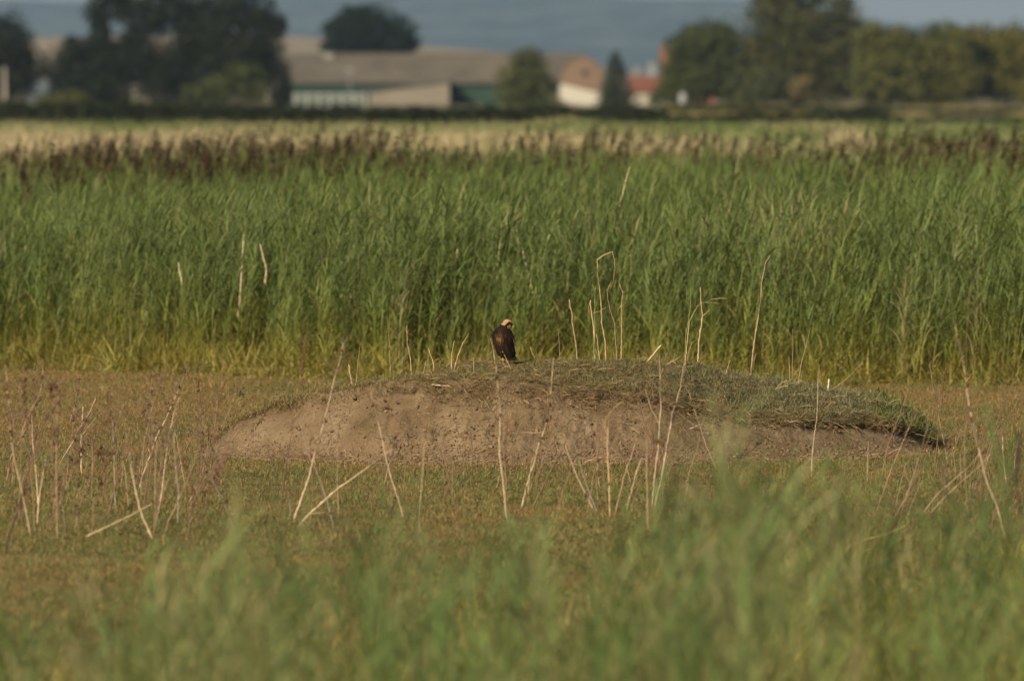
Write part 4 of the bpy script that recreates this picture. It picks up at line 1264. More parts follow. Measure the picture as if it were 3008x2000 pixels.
    for side_, (a0, a1) in (("left", (-205, -96)), ("right", (-84, 20))):
        mb = MB()
        for r, zy in enumerate([1000, 900, 800, 710, 620, 540, 470]):
            L = [330, 260, 190, 160, 140, 120, 100][r]
            n = [6, 7, 8, 8, 8, 7, 6][r]
            for k in range(n):
                th = (a0 + (a1 - a0) * (k + .5 + (r % 2) * .3) / n) * D2R
                th1 = th + (.10 if side_ == "left" else .04)
                px_ = (S(min(zy + 60, 1380), th).x) / u + 560
                front = math.sin(th) < -.2
                g = math.exp(-((px_ - 370) / 65) ** 2 - ((zy + 60 - 770) / 110) ** 2) if side_ == "left" and front else 0
                ce = lerp3(vary((.038, .022, .014), .5), (.62, .37, .15), g * random.uniform(.2, 1))
                cm = lerp3(vary((.016, .010, .007), .4), (.34, .16, .055), g * random.uniform(0, 1) ** 1.5)
                feather(mb, zy, th, zy + L, th1, 74 if r > 1 else 62, 9 + r * 1.2, ce, cm)
        # long flight feathers reaching past the tail on each side
        for k in range(5):
            th = (-178 + k * 9 if side_ == "left" else -8 - k * 9) * D2R
            feather(mb, 1000, th, 1310 if side_ == "left" else 1455 - 22 * k, th + (.25 if side_ == "left" else .0), 46, 10 + 2 * k, vary((.12, .08, .055), .4), vary((.012, .009, .007), .3))
        ths = (-192 if side_ == "left" else -14) * D2R
        pl = [S(z, ths + dz, 15) for z, dz in ([(690, .30), (800, .12), (920, .10), (1040, .2)] if side_ == "left" else [(700, -.40), (850, -.22), (1000, -.1), (1150, -.06), (1300, -.25)])]
        mb.strip(pl, Vector((1, 0, 0)), [6 * u, 15 * u, 15 * u, 9 * u] + ([3 * u] if side_ == "right" else []), (.42, .30, .22))
        mb.build("wing", M_bird, root)
    tl = tag(empty("tail", (0, 0, 0)), None); tl.parent = root
    for k in range(6):
        mb = MB()
        x0, x1 = 650 + k * 30, 640 + k * 52
        pts = [W(x0, 1130, -95 + k * 4), W((x0 + x1) / 2, 1290, -100 + k * 5), W(x1, 1410, -88 + k * 5), W(x1 + 6, 1462 - abs(k - 2) * 6, -82 + k * 5)]
        mb.strip(pts, Vector((1, .12, 0)), [30 * u, 58 * u, 62 * u, 30 * u], vary((.016, .011, .009), .3))
        mb.build("feather", M_bird, tl)
    # beak, eye
    mb = MB()
    mb.tube([W(765, 395, -8), W(800, 412, -12), W(822, 445, -14), W(818, 486, -14)], [34 * u, 26 * u, 15 * u, 2 * u], [(.22, .20, .12)] * 8 + [(.10, .10, .105)] * 8 + [(.03, .03, .035)] * 16, seg=8)
    mb.build("beak", M_horn, root, smooth=True)
    mb = MB(); mb.blob(W(733, 350, -74), 15 * u, (.05, .03, .01), 10, 8); mb.build("eye", M_horn, root, smooth=True)
    for (xa, za, xb, zb, yy) in ((480, 1330, 517, 1520, -10), (575, 1290, 628, 1515, -70)):
        mb = MB(); Yl = (.50, .38, .16)
        mb.tube([W(xa, za, yy), W((xa + xb) / 2, (za + zb) / 2, yy - 4), W(xb, zb, yy)], [17 * u, 14 * u, 15 * u], Yl, seg=8)
        for ang, L in ((0.5, 62), (1.3, 70), (2.1, 62), (-1.5, 48)):
            e = W(xb + math.cos(ang) * L, zb + 26, yy + math.sin(ang) * L)
            m_ = W(xb + math.cos(ang) * L * .55, zb + 4, yy + math.sin(ang) * L * .55)
            mb.tube([W(xb, zb - 4, yy), m_, e], [11 * u, 9 * u, 6 * u], Yl, seg=6)
            mb.tube([e, e + Vector((math.cos(ang) * 16 * u, math.sin(ang) * 16 * u, -14 * u))], [5 * u, 1 * u], (.03, .03, .03), seg=5)
        mb.build("leg", M_horn, root, smooth=True)
build_bird()

# ------------------------------------------------------------------ dry stalks, one by one
PALE, STRAW, TAN, RUST, GREYS, GRNS, DKB = (.44, .33, .215), (.40, .28, .14), (.29, .195, .12), (.17, .095, .055), (.31, .25, .20), (.20, .21, .08), (.07, .038, .026)
def Q(ox, oy, k, pts): return [(ox + x / k, oy + y / k) for x, y in pts]
def stalk(label, pts, width, col, d=None, branches=(), heads=0, twigs=0, group=None, nodes=True, name="dry_stalk", cat="dry stalk", tip=.45, headcol=(.115, .055, .024)):
    """pts: photograph pixels from the foot to the tip; width in photograph pixels"""
    bx, by = pts[0]
    width *= .76 if d == "g" else .92
    if d is None: d = on_mound(bx, by) or 101
    if d == 'g': d = ground_d(by)
    k = d / FPX
    base = P(bx, by, d)
    root = tag(empty(name, base), label, cat, group)
    rj = random.Random(hash((round(bx), round(by))) & 0xffff)
    lean = rj.uniform(-.12, .12)
    def world(p):
        q = P(p[0], p[1], d); q.y += lean * (by - p[1]) * k
        return q - base
    def tubeline(pp, w0, w1, mbx, c):
        W_ = [world(p) for p in pp]
        # subdivide with a slight crookedness and swollen joints
        P2, R2, C2 = [], [], []
        tot = sum((W_[i + 1] - W_[i]).length for i in range(len(W_) - 1)); acc = 0
        nodegap = .085 + rj.random() * .06; nxt = nodegap
        for i in range(len(W_) - 1):
            seg = (W_[i + 1] - W_[i]).length
            n = max(2, int(seg / .03))
            for j in range(n):
                f = j / n
                a_ = acc + seg * f
                p = W_[i].lerp(W_[i + 1], f) + Vector((rj.gauss(0, 1), rj.gauss(0, 1), 0)) * .0016
                r = (w0 + (w1 - w0) * a_ / tot) * .5 * k
                cc = tuple(v * (1 + .10 * math.sin(a_ * 23 + bx)) for v in c)
                if nodes and a_ > nxt:
                    r *= 1.45; cc = tuple(v * .5 for v in c); nxt += nodegap * (1 + rj.random() * .5)
                P2.append(p); R2.append(max(r, .0012)); C2 += [cc] * 6
            acc += seg
        P2.append(W_[-1]); R2.append(max(w1 * .4 * k, .0008)); C2 += [c] * 6
        mbx.tube(P2, R2, C2, seg=6)
    mb = MB()
    foot = (pts[0][0] - (pts[1][0] - pts[0][0]) * .05, pts[0][1] + 8)
    tubeline([foot] + list(pts), width, width * tip, mb, col)
    mb.build("stem", M_stalk, root, smooth=True)
    for b in branches:
        mb = MB(); tubeline(list(b), width * .5, width * .22, mb, tuple(v * .92 for v in col)); mb.build("branch", M_stalk, root, smooth=True)
    L = [world(p) for p in pts]
    def along(f):
        s = f * (len(L) - 1); i = min(int(s), len(L) - 2); return L[i].lerp(L[i + 1], s - i)
    if twigs:
        mb = MB()
        for _ in range(int(twigs * 1.6)):
            f = rj.uniform(.35, 1.0); p = along(f)
            az = rj.uniform(0, 6.28); Lt = rj.uniform(.08, .34)
            e = p + Vector((math.cos(az) * .6, math.sin(az) * .6, rj.uniform(.2, 1.0))) * Lt
            m_ = p.lerp(e, .5) + Vector((0, 0, -.02 * rj.random()))
            mb.tube([p, m_, e], [.0032, .0026, .0014], tuple(v * rj.uniform(.5, .85) for v in TAN), seg=4, cap=False)
        tag(mb.build("side_twigs", M_stalk, root), kind="stuff")
    for h in range(heads):
        f = .45 + .55 * (h + .5) / heads + rj.uniform(-.03, .03)
        p = along(min(1, f))
        mb = MB()
        for _ in range(rj.randint(4, 8)):
            q = p + Vector((rj.gauss(0, .012), rj.gauss(0, .012), rj.gauss(0, .018)))
            mb.blob(q, (rj.uniform(.006, .013),) * 2 + (rj.uniform(.008, .018),), tuple(v * rj.uniform(.6, 1.4) for v in headcol), 5, 4, .25)
        tag(mb.build("seed_cluster", M_stalk, root), kind="stuff")
    return root
z5 = lambda *p: Q(1500, 680, 2.621, p)
zl = lambda *p: Q(700, 680, 2.949, p)
# --- standing on the mound, right of the bird
stalk("tallest bent straw stalk on the mound, snapped over twice at the top like a hook", z5((735, 1010), (728, 840), (700, 700), (698, 560), (685, 450), (672, 350), (666, 218), (720, 180), (783, 155)), 4.6, STRAW, branches=[z5((783, 155), (798, 220), (802, 290), (790, 380), (762, 450))], tip=.7)
stalk("green-tinged stalk with a forked tip just left of the hooked stalk", z5((635, 1000), (648, 800), (650, 650), (648, 540), (650, 460), (628, 405)), 4, GRNS, branches=[z5((648, 470), (655, 420))])
stalk("straw stalk with a thickened broken top left of the forked one", z5((650, 1000), (640, 740), (625, 640), (612, 560), (616, 530)), 4, STRAW, branches=[z5((605, 640), (600, 570)), z5((636, 628), (690, 615), (748, 576))], tip=1.1)
stalk("leaning straw stalk with a small fork right of the hooked stalk", z5((820, 1010), (805, 800), (800, 700), (768, 612), (748, 520), (744, 462), (777, 378)), 4, TAN, branches=[z5((746, 465), (740, 455), (778, 400))])
stalk("kinked tan stalk with two elbows standing right of the fork", z5((852, 1000), (855, 760), (855, 640), (852, 570), (862, 475), (836, 400)), 4.6, STRAW, branches=[z5((853, 565), (822, 610)), z5((862, 475), (872, 460))])
stalk("brown stalk with a crooked blunt top, leftmost of the tall mound stalks", z5((514, 1010), (505, 880), (490, 790), (474, 690), (474, 620), (458, 580), (452, 522)), 5, TAN, tip=.9)
stalk("short split stub at the foot of the forked green-tinged stalk", z5((686, 990), (672, 880), (660, 780)), 4, STRAW, branches=[z5((672, 960), (650, 900))])
stalk("straight dead stick leaning right, propped on the mound crest", z5((1046, 1010), (1100, 945), (1160, 872)), 5.5, PALE, tip=.9)
stalk("slim green stalk topped by a pale dry husk", z5((1340, 1030), (1348, 800), (1368, 690), (1385, 570), (1385, 400)), 3.4, GRNS, branches=[z5((1352, 560), (1354, 420))])
stalk("thin tan side stem arching over to the right behind the husk stalk", z5((1340, 1060), (1375, 700), (1420, 610), (1440, 575), (1490, 550), (1560, 522), (1620, 515), (1672, 518)), 3.2, STRAW, branches=[z5((1500, 548), (1560, 550), (1620, 560))])
stalk("thick orange-tan stalk with a pale foot and a side spur", z5((1442, 1030), (1448, 860), (1462, 760), (1478, 650), (1465, 550), (1460, 430)), 6, STRAW, branches=[z5((1478, 652), (1505, 630), (1532, 600))], tip=.5)
stalk("lowest thin twig curving right between the husk stalk and the orange-tan stalk", z5((1360, 1010), (1372, 925), (1395, 860), (1428, 835)), 2.6, TAN)
stalk("tall single brown stalk standing alone at the right of the mound top", z5((1848, 1105), (1872, 900), (1885, 800), (1905, 670), (1926, 540), (1934, 400), (1948, 330), (1966, 240), (2003, 182)), 6, TAN, branches=[z5((1930, 530), (1944, 480)), z5((1938, 375), (1922, 345)), z5((1870, 1010), (1892, 935))], tip=.45)
stalk("upright thin stem right of the lone brown stalk", z5((2170, 1150), (2172, 900), (2170, 748)), 3, TAN)
stalk("thin stem slanting right at the far right shoulder", z5((2215, 1160), (2240, 1010), (2285, 850), (2310, 742)), 3, TAN)
stalk("short stub between the two thin stems on the right shoulder", z5((2150, 1130), (2142, 960)), 3, STRAW)
stalk("short stub leaning left beside the lone brown stalk's right", z5((1650, 1120), (1672, 1050), (1692, 985)), 3.6, STRAW)
stalk("fine bent twig lying over the crest turf", z5((1180, 1045), (1240, 1000), (1310, 962)), 3, STRAW)
stalk("thin dead grass stem left of the brown crooked stalk", z5((378, 990), (375, 870), (362, 710)), 2.4, TAN)
stalk("pair of short cut stems just right of the bird", z5((185, 970), (165, 930), (150, 890)), 3.6, STRAW, branches=[z5((172, 960), (158, 900))])
stalk("bright white peg-like stub on the mound's right slope", Q(2000, 950, 2.24, [(967, 445), (972, 400), (975, 365)]), 6.5, (.55, .48, .38), nodes=False, tip=.9)
stalk("thin arched stem rising right of the white stub", Q(2000, 950, 2.24, [(990, 440), (1060, 390), (1130, 330), (1185, 262)]), 3, TAN)
# --- left of the bird
stalk("thin pale stub on the left slope of the mound", zl((992, 1358), (975, 1260), (957, 1150)), 5, STRAW, tip=.9)
stalk("slender brownish stem close right of the pale stub", zl((1016, 1355), (1028, 1230), (1040, 1110), (1052, 990)), 3, TAN)
stalk("brown stem with a rough top halfway up the left slope", zl((1318, 1262), (1316, 1120), (1310, 980), (1302, 880)), 4, TAN, twigs=4)
stalk("pale stem with a bulging dry head, left of the bird", zl((1502, 1245), (1492, 1100), (1466, 980), (1462, 900), (1460, 815)), 3.6, STRAW, branches=[zl((1462, 900), (1452, 850), (1458, 815)), zl((1464, 900), (1472, 850))])
stalk("short zigzag stem with two prongs near the mound top", zl((1702, 1230), (1688, 1130), (1665, 1070), (1648, 1018)), 4.4, STRAW, branches=[zl((1690, 1220), (1686, 1120))])
stalk("upright left arm of a V of two stems left of the bird", zl((1852, 1208), (1846, 1080), (1858, 1010), (1872, 945)), 3.8, STRAW)
stalk("slanting right arm of a V of two stems left of the bird", zl((1866, 1208), (1905, 1070), (1945, 970), (1998, 880)), 4, STRAW)
stalk("little leaning stub between the zigzag stem and the bulging head stem", zl((1598, 1248), (1628, 1120)), 3.2, STRAW)
stalk("tiny pale stub with a rounded tip between the V stems and the bird", zl((2042, 1215), (2040, 1085)), 3, PALE)
stalk("slanting pale straw crossing in front of the bird's legs", Q(1430, 920, 10.45, [(740, 1720), (640, 1490), (585, 1370), (532, 1265)]), 3.0, PALE, nodes=False)
stalk("thin bleached stem close against the bird's left side", Q(1430, 920, 10.45, [(250, 1620), (245, 1400), (215, 1180), (150, 930), (105, 770)]), 2.6, PALE)
stalk("dark twisted twig lying on the left slope of the mound", zl((1380, 1262), (1450, 1240), (1518, 1200)), 4, DKB)
# --- in front of the mound, from left to right
r6 = lambda *p: Q(550, 1000, 2.359, p)
r8 = lambda *p: Q(1350, 1030, 2.949, p)
r7 = lambda *p: Q(0, 1050, 2.613, p)
r9 = lambda *p: Q(2000, 950, 2.24, p)
GL = "stalks standing in the left cluster"
stalk("tall pale dark-jointed stalk at the far left, beaded with brown seeds at the top", r7((240, 1380), (210, 1230), (150, 930), (115, 800), (90, 650), (75, 490), (62, 330), (52, 160), (44, 60)), 7, PALE, 'g', heads=6, twigs=10, tip=.3)
stalk("pale stalk bending right with rusty clusters, second from the left edge", r7((285, 1290), (300, 1080), (330, 900), (350, 780)), 6, PALE, 'g', branches=[r7((160, 600), (200, 480), (245, 390), (305, 285))], tip=.8)
stalk("straight pale stalk rising through brown seed clusters in the left cluster", r7((298, 1180), (280, 950), (268, 800), (248, 640), (244, 480), (250, 380), (300, 300), (320, 170), (330, 60)), 6, PALE, 'g', heads=7, twigs=12, tip=.3)
stalk("tallest straight stalk of the left cluster, grey-brown all the way up", r7((442, 1400), (436, 1120), (432, 800), (432, 600), (440, 420), (446, 330), (440, 190)), 7, TAN, 'g', heads=4, twigs=8, tip=.4)
stalk("rusty seed-laden stem with a drooping brown head at upper left", r7((380, 1330), (395, 1050), (402, 760), (395, 500), (380, 300), (390, 210), (430, 205)), 5, RUST, 'g', heads=8, twigs=12, tip=.4)
stalk("brown beaded stem between the two pale stalks at left", r7((205, 1330), (230, 900), (215, 600), (190, 330), (185, 200), (200, 60)), 4, RUST, 'g', heads=8, twigs=8, tip=.4)
stalk("thick dark reddish stem leaning right at the left edge", r7((40, 1500), (70, 1370), (120, 1215), (160, 1100), (205, 930)), 9, DKB, 'g', tip=.6, nodes=False)
stalk("dark brown forked stem leaning right, left of centre", r7((822, 1300), (850, 1130), (895, 940), (925, 850), (965, 690), (1002, 525)), 8, RUST, 'g', branches=[r7((930, 790), (1010, 690), (1080, 640), (1160, 580))], tip=.45, nodes=False)
stalk("grey stem crossing behind the dark forked stem", r7((886, 1160), (880, 880), (876, 700), (868, 520), (850, 390)), 5, GREYS, 'g', heads=3, twigs=8)
stalk("long pale stalk sweeping right and ending in a feathery brown tip", r7((1068, 1010), (1105, 880), (1160, 735), (1210, 590), (1265, 490), (1325, 350), (1390, 200), (1455, 80)), 7, PALE, 'g', heads=5, twigs=16, tip=.25)
stalk("second pale stalk running just right of the feathery-tipped one", r7((1215, 1210), (1245, 1020), (1270, 800), (1300, 600), (1340, 420), (1380, 300)), 6, PALE, 'g', twigs=6, tip=.4)
stalk("rusty-pale upright stalk between the feathery-tipped stalks and the bent grey one", r7((1195, 1300), (1192, 1050), (1195, 800), (1205, 640)), 7, TAN, 'g', tip=.5)
stalk("bent grey-white stalk with an elbow, right end of the left cluster", r7((1362, 1285), (1375, 1050), (1352, 850), (1338, 640), (1345, 560)), 6, GREYS, 'g', twigs=4, tip=.5)
stalk("thick pale stub leaning left at the foot of the left cluster", r7((1170, 1385), (1110, 1260), (1070, 1150), (1040, 1020), (1005, 840), (990, 725)), 7.5, PALE, 'g', tip=.6)
stalk("thin stalk rising right from the foot of the left cluster to the mound's toe", r7((1255, 1390), (1290, 1260), (1350, 1140), (1420, 980), (1490, 800), (1560, 625)), 5.5, TAN, 'g', tip=.3)
stalk("fallen pale stalk lying aslant on the ground at lower left", r7((600, 1402), (690, 1360), (800, 1308), (1000, 1212), (1172, 1118)), 6.5, PALE, 'g', tip=.6, name="fallen_stalk", cat="fallen stalk")
stalk("short upright pale stalk with dark bands right of the tallest left-cluster stalk", r7((627, 905), (625, 760), (622, 640), (632, 500), (638, 375)), 6, PALE, 'g', branches=[r7((622, 610), (680, 530), (742, 455))], tip=.7)
stalk("pale stalk leaning right across the banded one", r7((455, 815), (520, 710), (565, 640), (600, 560), (655, 480), (700, 400), (737, 310)), 5.5, PALE, 'g', branches=[r7((540, 510), (555, 440), (578, 365))], tip=.5)
stalk("thin leaning stem low in the left cluster", r7((448, 1165), (490, 1050), (530, 940), (560, 860), (594, 778)), 4, TAN, 'g')
for p in ((r7((655, 880), (672, 770), (682, 655))), (r7((930, 985), (940, 900), (950, 640))), (r7((1240, 1130), (1235, 900), (1232, 640))), (r7((90, 1010), (100, 900), (108, 430))), (r7((700, 1360), (720, 1200), (715, 1080))), (r7((1100, 960), (1060, 900), (1010, 870)))):
    stalk("thin faint brown stem among the taller stalks of the left cluster", p, 3.4, TAN, 'g', twigs=3, group=GL)
stalk("thin crossing stem beside the mound's left toe", r7((1800, 1330), (1730, 1140), (1650, 970), (1595, 840), (1550, 720)), 4, GREYS, 'g', twigs=8)
stalk("longest pale jointed stalk before the mound's left half, leaning right", r6((738, 1250), (790, 1100), (842, 955), (882, 790), (925, 660), (955, 530), (990, 400), (1020, 260), (1060, 130), (1082, 15)), 8.5, PALE, 'g', heads=3, twigs=14, tip=.25)
stalk("reddish stem standing left of the longest jointed stalk, with a side branch", r6((640, 1240), (660, 1050), (685, 870), (718, 660), (735, 545)), 6, RUST, 'g', branches=[r6((735, 555), (780, 505), (818, 465))], twigs=5)
stalk("ashen stem leaning left across the longest jointed stalk's foot", r6((1010, 1270), (975, 1130), (935, 1010), (890, 890), (860, 840), (830, 760), (785, 590)), 5, GREYS, 'g', tip=.4)
stalk("long fallen stalk slanting up to the right below the mound", r6((778, 1275), (860, 1190), (950, 1110), (1050, 1020), (1125, 970), (1250, 880), (1340, 810), (1445, 740)), 8, PALE, 'g', branches=[r6((800, 1240), (860, 1200), (960, 1190))], tip=.35, name="fallen_stalk", cat="fallen stalk")
stalk("broken-looking pale stalk leaning left, centre left of the mound face", r6((1502, 1235), (1460, 1090), (1430, 1000), (1400, 900), (1375, 800), (1355, 695), (1330, 590), (1318, 520), (1290, 440), (1270, 330)), 7, PALE, 'g', heads=2, twigs=6, tip=.3)
stalk("fine straight stem between the longest jointed stalk and the broken-looking one", r6((1050, 1210), (1040, 960), (1045, 740), (1045, 600), (1062, 370)), 4, TAN, 'g', twigs=8)
stalk("slim pale stem in front of the mound's toe, left of the bird", r6((1605, 1330), (1618, 1080), (1630, 900), (1640, 740), (1655, 690)), 4, PALE, 'g')
stalk("dark leaning stem below the mound's middle", r6((1892, 1305), (1860, 1170), (1820, 1000), (1796, 860), (1780, 735)), 6, RUST, 'g', branches=[r6((1845, 1110), (1895, 1210))])
stalk("small grey stem left of the reddish stem's foot", r6((714, 1235), (716, 1150), (698, 1040)), 4, GREYS, 'g')
stalk("tall thin stalk with a pale middle, straight below the bird", [(1489, 1528)] + r8((372, 1090), (350, 930), (345, 790), (350, 640), (355, 550), (342, 400), (318, 170), (305, 0)), 7, PALE, 'g', heads=2, twigs=8, tip=.3)
stalk("twin brown stem right of the stalk below the bird, with a forked side shoot", [(1482, 1500)] + r8((400, 1060), (400, 860), (408, 640), (415, 400), (430, 250)), 5, RUST, 'g', branches=[r8((425, 910), (460, 810), (500, 715), (540, 625))], twigs=6)
stalk("brown-headed stalk with a horizontal dark branch across the mound face", [(1530, 1500)] + r8((605, 1085), (640, 990), (665, 900), (690, 800), (735, 690), (752, 620), (772, 520), (790, 370), (815, 60)), 7, PALE, 'g', branches=[r8((735, 700), (680, 712), (600, 710), (520, 705)), r8((680, 715), (662, 680), (670, 655))], heads=4, twigs=12, tip=.3)
stalk("left stem of a leaning pair below the cracked part of the face", [(1750, 1510)] + r8((1018, 1090), (985, 1000), (955, 930), (915, 820)), 7, PALE, 'g', tip=.5)
stalk("right stem of a leaning pair below the cracked part of the face", [(1757, 1512)] + r8((1070, 1080), (1045, 980), (1025, 900), (1000, 810), (962, 720)), 6, GREYS, 'g', branches=[r8((1005, 830), (985, 770))], tip=.4)
stalk("rusty stem crossing the leaning pair and rising right", [(1560, 1500)] + r8((775, 1065), (830, 960), (880, 870), (930, 750), (960, 690), (978, 620)), 6, RUST, 'g', twigs=5)
stalk("brown stem with drooping side stems in the middle of the mound face", [(1792, 1525)] + r8((1295, 1090), (1285, 930), (1285, 790), (1288, 680), (1300, 545)), 6.5, STRAW, 'g', branches=[r8((1286, 770), (1265, 690), (1258, 640), (1275, 560)), r8((1290, 560), (1340, 500), (1425, 430))], twigs=8, tip=.7)
stalk("dark drooping hooked stem left of the brown stem in the middle", [(1784, 1500)] + r8((1250, 1090), (1242, 900), (1236, 760), (1228, 640), (1220, 575), (1200, 640), (1192, 760), (1180, 800)), 4.6, RUST, 'g', tip=.5)
stalk("short leaning stem with a dark cut top, right of the middle", [(1805, 1515)] + r8((1428, 1085), (1450, 1010), (1490, 920), (1515, 830), (1538, 755)), 6, TAN, 'g', tip=.8)
stalk("upright pinkish stem with a blunt top, right of the short leaning stem", [(1905, 1560)] + r8((1622, 1090), (1622, 950), (1625, 850), (1618, 752)), 7.5, TAN, 'g', tip=.8)
stalk("pale forked stalk with a tall thin right arm before the mound's right half", [(1915, 1490)] + r8((1690, 1090), (1705, 960), (1722, 850), (1728, 740), (1732, 640), (1748, 500), (1740, 380), (1738, 200), (1735, 40)), 7, PALE, 'g', branches=[r8((1730, 645), (1700, 570), (1665, 520), (1635, 430), (1610, 330))], twigs=14, tip=.25)
stalk("brightest thick pale stalk leaning right beside the forked one", [(1922, 1490)] + r8((1752, 1090), (1775, 960), (1800, 800), (1832, 640), (1845, 540), (1880, 440), (1915, 320), (1948, 90)), 9, PALE, 'g', twigs=14, tip=.22)
stalk("short blunt stem in front of the upright pinkish stem", [(1840, 1500)] + r8((1525, 1080), (1548, 1010), (1570, 940)), 6.5, PALE, 'g', tip=.7)
stalk("banded stem leaning left at the right part of the mound face", r8((2222, 1025), (2190, 940), (2150, 850), (2110, 740), (2085, 655), (2040, 530), (1992, 370)), 6, TAN, 'g', twigs=6, tip=.4)
stalk("thin reddish stem right of the banded leaning stem", r8((2292, 965), (2270, 830), (2255, 700), (2242, 570), (2222, 390), (2200, 260)), 4.6, RUST, 'g', heads=1, twigs=8)
GM = "thin stems before the middle of the mound"
for p in (r8((590, 1060), (590, 850)), r8((790, 1000), (790, 830), (770, 640)), r8((1690, 1000), (1700, 800)), r8((100, 1090), (112, 900), (95, 560)), r8((870, 700), (858, 560), (850, 440)), r8((540, 1085), (525, 960), (480, 800)), r8((700, 1090), (690, 960))):
    stalk("thin brown stem among the stalks before the mound", p, 3.0, RUST, 'g', twigs=4, group=GM)
stalk("tallest pale stalk at far right with brown-beaded upper end, leaning left", r9((2130, 1400), (2080, 1200), (2020, 1060), (1985, 930), (1955, 800), (1918, 640), (1888, 480), (1878, 380), (1860, 260), (1836, 150), (1808, 20)), 8, PALE, 'g', heads=7, twigs=8, tip=.25)
stalk("pair-stem rising left of the tallest far-right stalk", r9((1775, 1010), (1752, 900), (1735, 800), (1705, 660), (1680, 520), (1660, 430), (1635, 250)), 5, TAN, 'g', twigs=10, tip=.35)
stalk("straight thin stalk just left of the tallest far-right stalk", r9((1890, 1240), (1870, 960), (1864, 780), (1878, 620), (1876, 480), (1868, 390)), 5, TAN, 'g', twigs=6)
stalk("short pale banded stalk near the right edge", r9((2142, 1060), (2134, 960), (2120, 850), (2118, 735)), 7, PALE, 'g', tip=.7)
stalk("pale stem growing before the mound's right slope with a thin tip", r9((862, 995), (865, 860), (880, 720), (895, 630), (902, 450), (905, 290)), 5.5, PALE, 'g', twigs=8, tip=.3)
stalk("upper of two fallen straws slanting up at lower right", r9((1590, 1250), (1700, 1110), (1820, 1010), (1920, 920), (2010, 800), (2110, 690)), 6, TAN, 'g', tip=.4, name="fallen_stalk", cat="fallen stalk")
stalk("lower of two fallen straws slanting up at lower right", r9((1630, 1260), (1740, 1140), (1850, 1040), (1960, 950), (2060, 840), (2150, 765)), 6.5, TAN, 'g', tip=.4, name="fallen_stalk", cat="fallen stalk")
stalk("thin pale stem near the mound's right end, faintly blurred", r9((1226, 1045), (1230, 900), (1236, 775)), 4, GREYS, 'g')
stalk("stem with a kink rising past the mound's right end", r9((1395, 1290), (1480, 1150), (1545, 960), (1590, 800), (1622, 690), (1636, 540)), 5, TAN, 'g', tip=.3)
stalk("curved straw lying on the ground at lower right", r9((1120, 1470), (1220, 1420), (1350, 1385), (1490, 1325)), 5.5, STRAW, 'g', tip=.5, name="fallen_stalk", cat="fallen stalk")
stalk("curled pale stem low at right, hooked at the top", r9((1102, 1535), (1106, 1470), (1098, 1420), (1088, 1400)), 6, GREYS, 'g', tip=.8)
stalk("slanting pale stem low right of the centre", r9((600, 1295), (575, 1210), (558, 1150), (540, 1095)), 5, GREYS, 'g', branches=[r9((582, 1200), (640, 1130))])
stalk("thin leaning straw in the lower right tangle", r9((1478, 1300), (1530, 1160), (1592, 1030)), 4.5, TAN, 'g')
GR = "thin stems in the right cluster"
for p in (r9((1810, 1010), (1795, 860), (1840, 690)), r9((1845, 1060), (1838, 860)), r9((1900, 1180), (1905, 1000), (1950, 880)), r9((1700, 1240), (1740, 1060)), r9((1440, 1270), (1490, 1120)), r9((1280, 1310), (1262, 1240)), r9((1790, 1290), (1780, 1150), (1740, 980))):
    stalk("thin stem in the tangle of stalks at right", p, 3.6, TAN, 'g', twigs=4, group=GR)
def thin_tangle(n, pxr, pyr, hr, group, label, heads=0):
    """the many thin brown stems that stand among the bigger stalks"""
    for _ in range(n):
        px_, py_ = random.uniform(*pxr), random.uniform(*pyr)
        h = random.uniform(*hr); ln = random.gauss(.12, .22) * h
        stalk(label, [(px_, py_), (px_ + ln * .3 + random.gauss(0, 4), py_ - h * .4), (px_ + ln * .7 + random.gauss(0, 5), py_ - h * .75), (px_ + ln, py_ - h)],
              random.uniform(3.4, 5.4), random.choice([RUST, TAN, RUST, (.23, .145, .09)]), 'g', twigs=random.randint(3, 8), heads=random.choice([0, 0, heads]), group=group, tip=.35)
thin_tangle(62, (0, 640), (1400, 1580), (140, 400), GL, "thin faint brown stem among the taller stalks of the left cluster", 4)
thin_tangle(34, (900, 2050), (1400, 1530), (90, 260), GM, "thin brown stem among the stalks before the mound", 2)
thin_tangle(30, (2550, 3000), (1380, 1580), (110, 330), GR, "thin stem in the tangle of stalks at right", 2)
# dock-like brown stems left of the mound
stalk("brown dock stem with knotted seed clusters on the mound's left toe", zl((500, 1435), (520, 1370), (545, 1280), (550, 1180), (572, 1060), (592, 920)), 4, RUST, 'g', heads=8, twigs=8, tip=.3)
stalk("leaning dock stem with brown clusters right of the knotted one", zl((797, 1420), (830, 1290), (862, 1190), (890, 1080), (918, 890)), 5, TAN, 'g', heads=5, twigs=12, tip=.3)
# dark weed heads out of focus at right
stalk("dark blurred dock head poking above the reeds at upper right", [(2905, 470), (2900, 420), (2915, 372)], 7, DKB, 180, heads=9, headcol=(.06, .032, .02), nodes=False, name="dock_plant", cat="dock plant")
stalk("blurred dark dock at the right edge close to the camera", [(3000, 1560), (2985, 1400), (2995, 1270)], 10, DKB, 70, heads=12, headcol=(.045, .035, .02), nodes=False, name="dock_plant", cat="dock plant")
